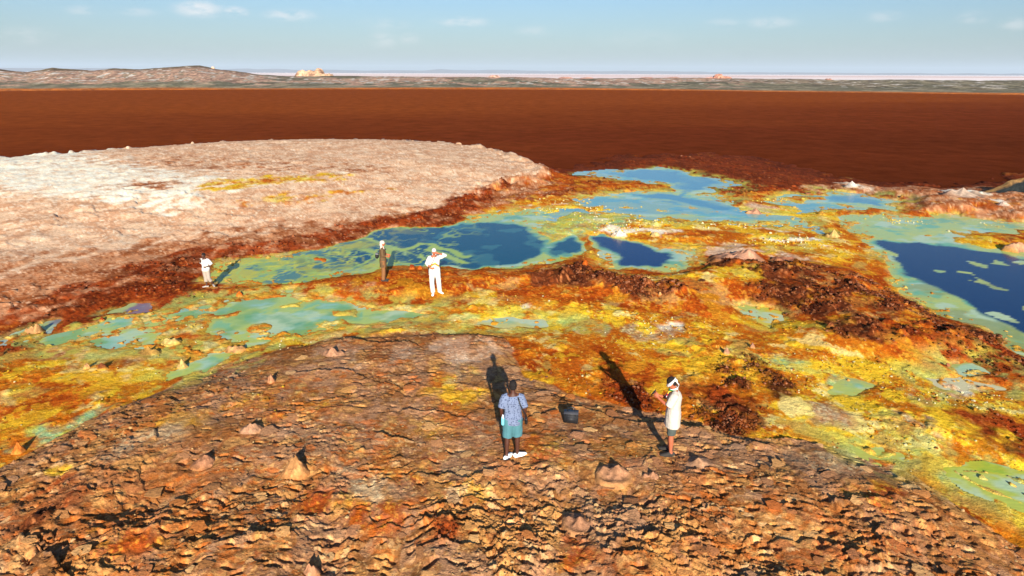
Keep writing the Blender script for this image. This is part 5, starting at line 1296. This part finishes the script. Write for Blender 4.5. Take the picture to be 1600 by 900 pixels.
def pattern_cloth():
    m, nt, b = new_mat("cloth_blue_leaf_print"); L = nt.links.new
    tcn = nt.nodes.new("ShaderNodeTexCoord"); v = nt.nodes.new("ShaderNodeTexVoronoi"); v.inputs['Scale'].default_value = 30; v.inputs['Randomness'].default_value = .45
    mp = nt.nodes.new("ShaderNodeMapping"); mp.inputs['Scale'].default_value = (1, 1, .8); L(tcn.outputs['Object'], mp.inputs[0]); L(mp.outputs[0], v.inputs['Vector'])
    r = nt.nodes.new("ShaderNodeMapRange"); r.inputs[1].default_value = .30; r.inputs[2].default_value = .36; L(v.outputs['Distance'], r.inputs[0])
    mx = nt.nodes.new("ShaderNodeMix"); mx.data_type = 'RGBA'; L(r.outputs[0], mx.inputs[0])
    mx.inputs[6].default_value = (*[float(c) for c in S(50, 60, 88)], 1); mx.inputs[7].default_value = (*[float(c) for c in S(104, 116, 142)], 1)
    L(mx.outputs[2], b.inputs['Base Color']); sval(b, 'Roughness', .9); sval(b, 'Specular IOR Level', .1); return m
def flag_cloth(axis_scale, cols, rot=(0, 0, 0)):
    m, nt, b = new_mat("cloth_striped_scarf"); L = nt.links.new
    tcn = nt.nodes.new("ShaderNodeTexCoord"); mp = nt.nodes.new("ShaderNodeMapping"); mp.inputs['Rotation'].default_value = rot; L(tcn.outputs['Generated'], mp.inputs[0])
    sp = nt.nodes.new("ShaderNodeSeparateXYZ"); L(mp.outputs[0], sp.inputs[0]); cr = nt.nodes.new("ShaderNodeValToRGB"); cr.color_ramp.interpolation = 'CONSTANT'
    L(sp.outputs[2], cr.inputs[0]); e = cr.color_ramp.elements
    while len(e) > 1: e.remove(e[-1])
    for i, (p, c) in enumerate(cols):
        k = e[0] if i == 0 else e.new(p); k.position = p; k.color = (*[float(q) for q in S(*c)], 1)
    L(cr.outputs[0], b.inputs['Base Color']); sval(b, 'Roughness', .9); return m

# 1: seen from behind, patterned shirt, teal shorts
J1 = dict(H=1.745, el_l=(.245, .05, 1.15), wr_l=(.225, -.04, .93), el_r=(-.255, .04, 1.15), wr_r=(-.25, -.05, .93), an_l=(.135, .06, .085), kn_l=(.115, .02, .50), an_r=(-.10, -.02, .085), toe_l=(-.35, -.5), toe_r=(-.9, -.35), head=(0, -.02, 1.66), curl=.8)
p1, q1 = person("young man seen from behind in blue patterned shirt, teal shorts and white trainers", 801, 718, 597, 184, J1,
    dict(skin=SK_D, hair=HAIR, shirt=(pattern_cloth(), .80, .85, .016, .008, "shirt"), trousers=(TEAL, .6, .014, .018), shoe=SHOEW, sole=SHOEW))
bm = strap_bm([(-.10, .11, 1.44), (-.14, .135, 1.30), (-.20, .12, 1.15), (-.27, .05, 1.02), (-.285, -.02, .93)], .014, .004); bm2 = None
cm_ = empty("camera", "small black camera hanging on a strap beside the man in teal shorts", "camera", p1)
finish("strap", bm, BLACK, cm_)
bm = bmesh.new(); boxm(bm, (-.285, -.06, .86), (.05, .10, .085), bev=.01); finish("camera_body", bm, BLACKG, cm_)
bm = bmesh.new(); loft(bm, [(-.285, -.06, .84), (-.29, -.07, .76)], [.036, .034], n=14); finish("lens", bm, BLACKG, cm_)
bt = empty("water_bottle", "small clear and turquoise bottle held at the hip of the man in teal shorts", "bottle", p1)
bm = bmesh.new(); loft(bm, [(.215, .075, .83), (.215, .075, .97)], [.033, .033], n=14); finish("bottle_body", bm, plain("bottle_turquoise", S(110, 200, 214), .15, .5), bt)
bm = bmesh.new(); loft(bm, [(.215, .075, .985), (.215, .075, 1.02), (.215, .075, 1.035)], [.028, .014, .014], n=12); finish("bottle_neck", bm, plain("bottle_cap_white", S(236, 240, 244), .3, .5), bt)
for s_ in (1, -1): pass

# 2: right foreground, white head wrap, long white shirt, looking down
J2 = dict(H=1.72, head=(0, -.085, 1.615), neck=(0, -.02, 1.47), chest=(0, .0, 1.30), pitch=32, el_l=(.20, -.12, 1.17), wr_l=(.07, -.33, 1.29), el_r=(-.20, -.12, 1.17), wr_r=(-.07, -.33, 1.28), hd_l=(-.1, -.6, .5), hd_r=(.1, -.6, .5), pn_l=(-1, 0, .3), pn_r=(1, 0, .3), curl=.9,
          an_l=(.10, .0, .085), an_r=(-.10, -.03, .085), toe_l=(.2, -1), toe_r=(-.25, -1))
p2, q2 = person("man in long white shirt and grey shorts with white head wrap, looking down", 1047, 712, 590, -101, J2,
    dict(skin=SK_M, hair=HAIR, shirt=(WHITE2, .66, .95, .022, .012, "shirt"), trousers=(GREYC, .6, .006, .012), shoe=SHOED, sole=SHOED))
hd, HR = q2['hd'], q2['HR']
bm = bmesh.new()
ring = [hd + HR @ Vector((.088 * math.cos(a), .106 * math.sin(a) + .004, .018 + .028 * math.sin(a))) for a in [2 * math.pi * k / 14 for k in range(15)]]
loft(bm, ring, [(.034, .014)] * 15, side=(0, 0, 1), n=8, caps=False)
ball(bm, hd + HR @ Vector((0, .10, .0)), (.05, .04, .045), HR)
loft(bm, [hd + HR @ Vector((.02, .10, 0)), hd + HR @ Vector((.03, .12, -.09)), hd + HR @ Vector((.0, .06, -.15))], [(.04, .012)] * 3, n=8)
finish("head_wrap", bm, WHITE, p2, voxel=.009, smooth=1, folds=.015)
bm = bmesh.new(); nk = q2['nk']
loft(bm, [nk + Vector((.075 * math.cos(a), .08 * math.sin(a) - .02, .012 + .02 * math.sin(a))) for a in [2 * math.pi * k / 14 for k in range(15)]], [(.032, .016)] * 15, side=(0, 0, 1), n=8, caps=False)
loft(bm, [nk + Vector((.05, -.09, .0)), nk + Vector((.06, -.13, -.08)), nk + Vector((.05, -.15, -.15))], [(.03, .012), (.035, .012), (.04, .01)], n=8)
sc_ = finish("scarf", bm, flag_cloth(1, [(0, (236, 200, 190)), (.18, (190, 30, 30)), (.42, (236, 190, 40)), (.66, (30, 110, 50)), (.82, (240, 236, 226))]), p2, voxel=.009, smooth=1, folds=.01)
ph = empty("phone", "dark phone held in both hands by the man with the white head wrap", "phone", p2)
bm = bmesh.new(); boxm(bm, (0, -.43, 1.36), (.075, .012, .15), Matrix.Rotation(R(-35), 3, 'X'), bev=.004); finish("phone_body", bm, BLACKG, ph)
bm = bmesh.new(); boxm(bm, (0, -.4235, 1.364), (.067, .002, .138), Matrix.Rotation(R(-35), 3, 'X')); finish("phone_screen", bm, plain("screen_dark", (.05, .06, .08), .1, .5), ph)

# 3: all in white beyond the mud bank, hand raised to the head
J3 = dict(H=1.77, el_l=(.40, -.01, 1.50), wr_l=(.17, -.12, 1.60), hd_l=(-.7, -.1, .25), pn_l=(0, 1, 0), el_r=(-.28, .03, 1.18), wr_r=(-.14, -.16, 1.04), hd_r=(.8, -.35, .1), pn_r=(0, 1, 0), curl=.4,
          hip_r=(-.088, 0, .91), kn_r=(-.11, -.06, .50), an_r=(-.08, -.16, .085), kn_l=(.14, -.03, .50), an_l=(.17, .05, .085), toe_r=(-.1, -1), toe_l=(.6, -.8), head=(0, -.03, 1.655), pitch=8)
p3, q3 = person("person dressed all in white with one arm raised to the head, facing the camera", 680, 458, 388, 6, J3,
    dict(skin=SK_M, shirt=(WHITE, .74, 1.45, .022, .03, "tunic"), trousers=(WHITE, 1.0, .016, .004), shoe=SHOEW))
hd, HR = q3['hd'], q3['HR']
bm = bmesh.new(); ball(bm, hd + HR @ Vector((0, .012, .032)), (.09, .108, .10), HR); ball(bm, hd + HR @ Vector((0, .05, -.05)), (.085, .08, .08), HR)
loft(bm, [hd + HR @ Vector((.0, .06, -.06)), q3['nk'] + Vector((0, .06, 0)), q3['nk'] + Vector((0, .08, -.10))], [(.07, .03), (.09, .04), (.11, .03)], n=10)
finish("headscarf", bm, WHITE, p3, voxel=.010, smooth=1, folds=.016)
bm = bmesh.new()
loft(bm, [(-.19, -.06, 1.08), (-.12, -.155, 1.14), (-.03, -.175, 1.20), (.05, -.165, 1.235)], [(.040, .016)] * 4, side=(0, 0, 1), n=8)
loft(bm, [(.02, -.17, 1.235), (.10, -.155, 1.16), (.17, -.08, 1.10)], [(.036, .015)] * 3, side=(0, 0, 1), n=8)
finish("striped_scarf", bm, flag_cloth(1, [(0, (200, 60, 30)), (.14, (236, 180, 40)), (.3, (60, 40, 24)), (.42, (236, 180, 40)), (.55, (190, 50, 30)), (.7, (240, 190, 60)), (.85, (70, 50, 30))]), p3, voxel=.009, smooth=1, folds=.012)
sb = empty("shoulder_bag", "small dark bag slung behind the hip of the person in white", "bag", p3)
bm = bmesh.new(); boxm(bm, (-.16, .20, .84), (.16, .09, .16), bev=.025); finish("bag_body", bm, BLACK, sb)
finish("strap", strap_bm([(.06, -.04, 1.50), (-.03, -.165, 1.33), (-.14, -.165, 1.14), (-.22, -.10, 1.0), (-.24, .06, .93), (-.2, .2, .88)], .010, .004), BLACK, sb)

# 4: olive brown robe in profile
J4 = dict(H=1.77, el_l=(.22, -.02, 1.16), wr_l=(.15, -.20, 1.13), el_r=(-.22, -.02, 1.16), wr_r=(-.15, -.20, 1.12), pn_l=(-1, 0, 0), pn_r=(1, 0, 0), an_l=(.085, .0, .085), an_r=(-.085, .02, .085), kn_l=(.09, -.02, .5), kn_r=(-.09, -.01, .5), toe_l=(.1, -1), toe_r=(-.1, -1))
p4, q4 = person("person in long olive brown top and tan trousers with white headscarf, standing in profile", 600, 439, 376, 96, J4,
    dict(skin=SK_M, shirt=(OLIVE, .64, 1.6, .014, .006, "long_top"), trousers=(TAN, 1.0, .012, .0), shoe=SHOED))
hd, HR = q4['hd'], q4['HR']
bm = bmesh.new(); ball(bm, hd + HR @ Vector((0, .014, .028)), (.092, .112, .104), HR); ball(bm, hd + HR @ Vector((0, .05, -.05)), (.088, .085, .09), HR)
loft(bm, [hd + HR @ Vector((.0, .05, -.08)), q4['nk'] + Vector((0, .03, -.02)), q4['nk'] + Vector((0, .05, -.07))], [(.075, .05), (.10, .06), (.12, .05)], n=10)
loft(bm, [hd + Vector((0, -.02, -.13)), q4['nk'] + Vector((0, -.07, -.05)), q4['nk'] + Vector((.0, -.10, -.16))], [(.07, .03), (.08, .03), (.05, .02)], n=10)
finish("headscarf", bm, WHITE2, p4, voxel=.010, smooth=1, folds=.016)
sb = empty("shoulder_bag", "black shoulder bag hanging at the back of the person in olive brown", "bag", p4)
bm = bmesh.new(); boxm(bm, (.05, .24, 1.10), (.28, .15, .19), bev=.04); finish("bag_body", bm, BLACK, sb)
bm = bmesh.new(); boxm(bm, (.05, .24, 1.20), (.26, .14, .03), Matrix.Rotation(R(10), 3, 'X'), bev=.012); finish("bag_flap", bm, plain("grey_flap", S(120, 120, 124), .6, .3), sb)
finish("strap", strap_bm([(-.10, .0, 1.49), (.06, -.13, 1.40), (.22, -.08, 1.26), (.24, .08, 1.18), (.2, .2, 1.15)], .016, .004, side=(0, 1, 0)), BLACK, sb)
finish("strap", strap_bm([(-.10, .0, 1.49), (-.10, .14, 1.40), (.0, .19, 1.26), (.05, .22, 1.18)], .016, .004, side=(1, 0, 0)), BLACK, sb)

# 5: boy at the left by the green shallows
J5 = dict(H=1.76, el_r=(-.27, .09, 1.20), wr_r=(-.20, -.10, 1.33), hd_r=(.3, -.3, .8), pn_r=(0, 1, 0), el_l=(.37, .0, 1.17), wr_l=(.13, -.17, 1.10), hd_l=(-.9, -.2, -.1), pn_l=(0, 1, 0), curl=.6, head=(-.02, -.03, 1.655), yaw=-18,
          kn_l=(.15, -.08, .50), an_l=(.27, .06, .14), kn_r=(-.04, -.03, .5), an_r=(-.02, -.06, .085), hip_l=(.088, 0, .91), toe_l=(.75, -.65), toe_r=(-.9, -.4))
p5, q5 = person("boy in a loose white T-shirt and light rolled trousers stepping beside the green shallows", 325, 447, 395, -12, J5,
    dict(skin=SK_B, hair=HAIR, shirt=(WHITE, .86, .9, .024, .012, "t_shirt"), trousers=(BEIGE, .8, .016, .008), shoe=plain('shoe_grey_white', S(150, 146, 138), .7, .2)))

# black camera case on the crust
bx, by, bz = at(892, 659); bh = float(gz(bx, by)[0])
case = bpy.data.objects.new("camera_case", None); COL.objects.link(case); case.location = (bx, by, bh - .01); case.rotation_euler = (0, 0, R(-8))
tag(case, "square black camera case standing on the crust between the two foreground men", "camera case")
bm = bmesh.new(); boxm(bm, (0, 0, .13), (.36, .24, .25), bev=.02); finish("case_body", bm, BLACK, case)
bm = bmesh.new(); boxm(bm, (0, 0, .272), (.37, .25, .03), bev=.01); finish("lid", bm, plain("dark_grey_lid", S(62, 62, 66), .5, .4), case)
bm = bmesh.new(); loft(bm, [(-.10, .04, .285), (-.09, .04, .36), (0, .04, .39), (.09, .04, .36), (.10, .04, .285)], [.012] * 5, side=(0, 1, 0), n=8); finish("handle", bm, BLACKG, case)
bm = bmesh.new(); boxm(bm, (0, -.125, .12), (.24, .02, .14), bev=.008); finish("front_pocket", bm, BLACK, case)
for sx in (-.12, .12):
    bm = bmesh.new(); boxm(bm, (sx, -.128, .245), (.03, .012, .04), bev=.003); finish("buckle", bm, BLACKG, case)
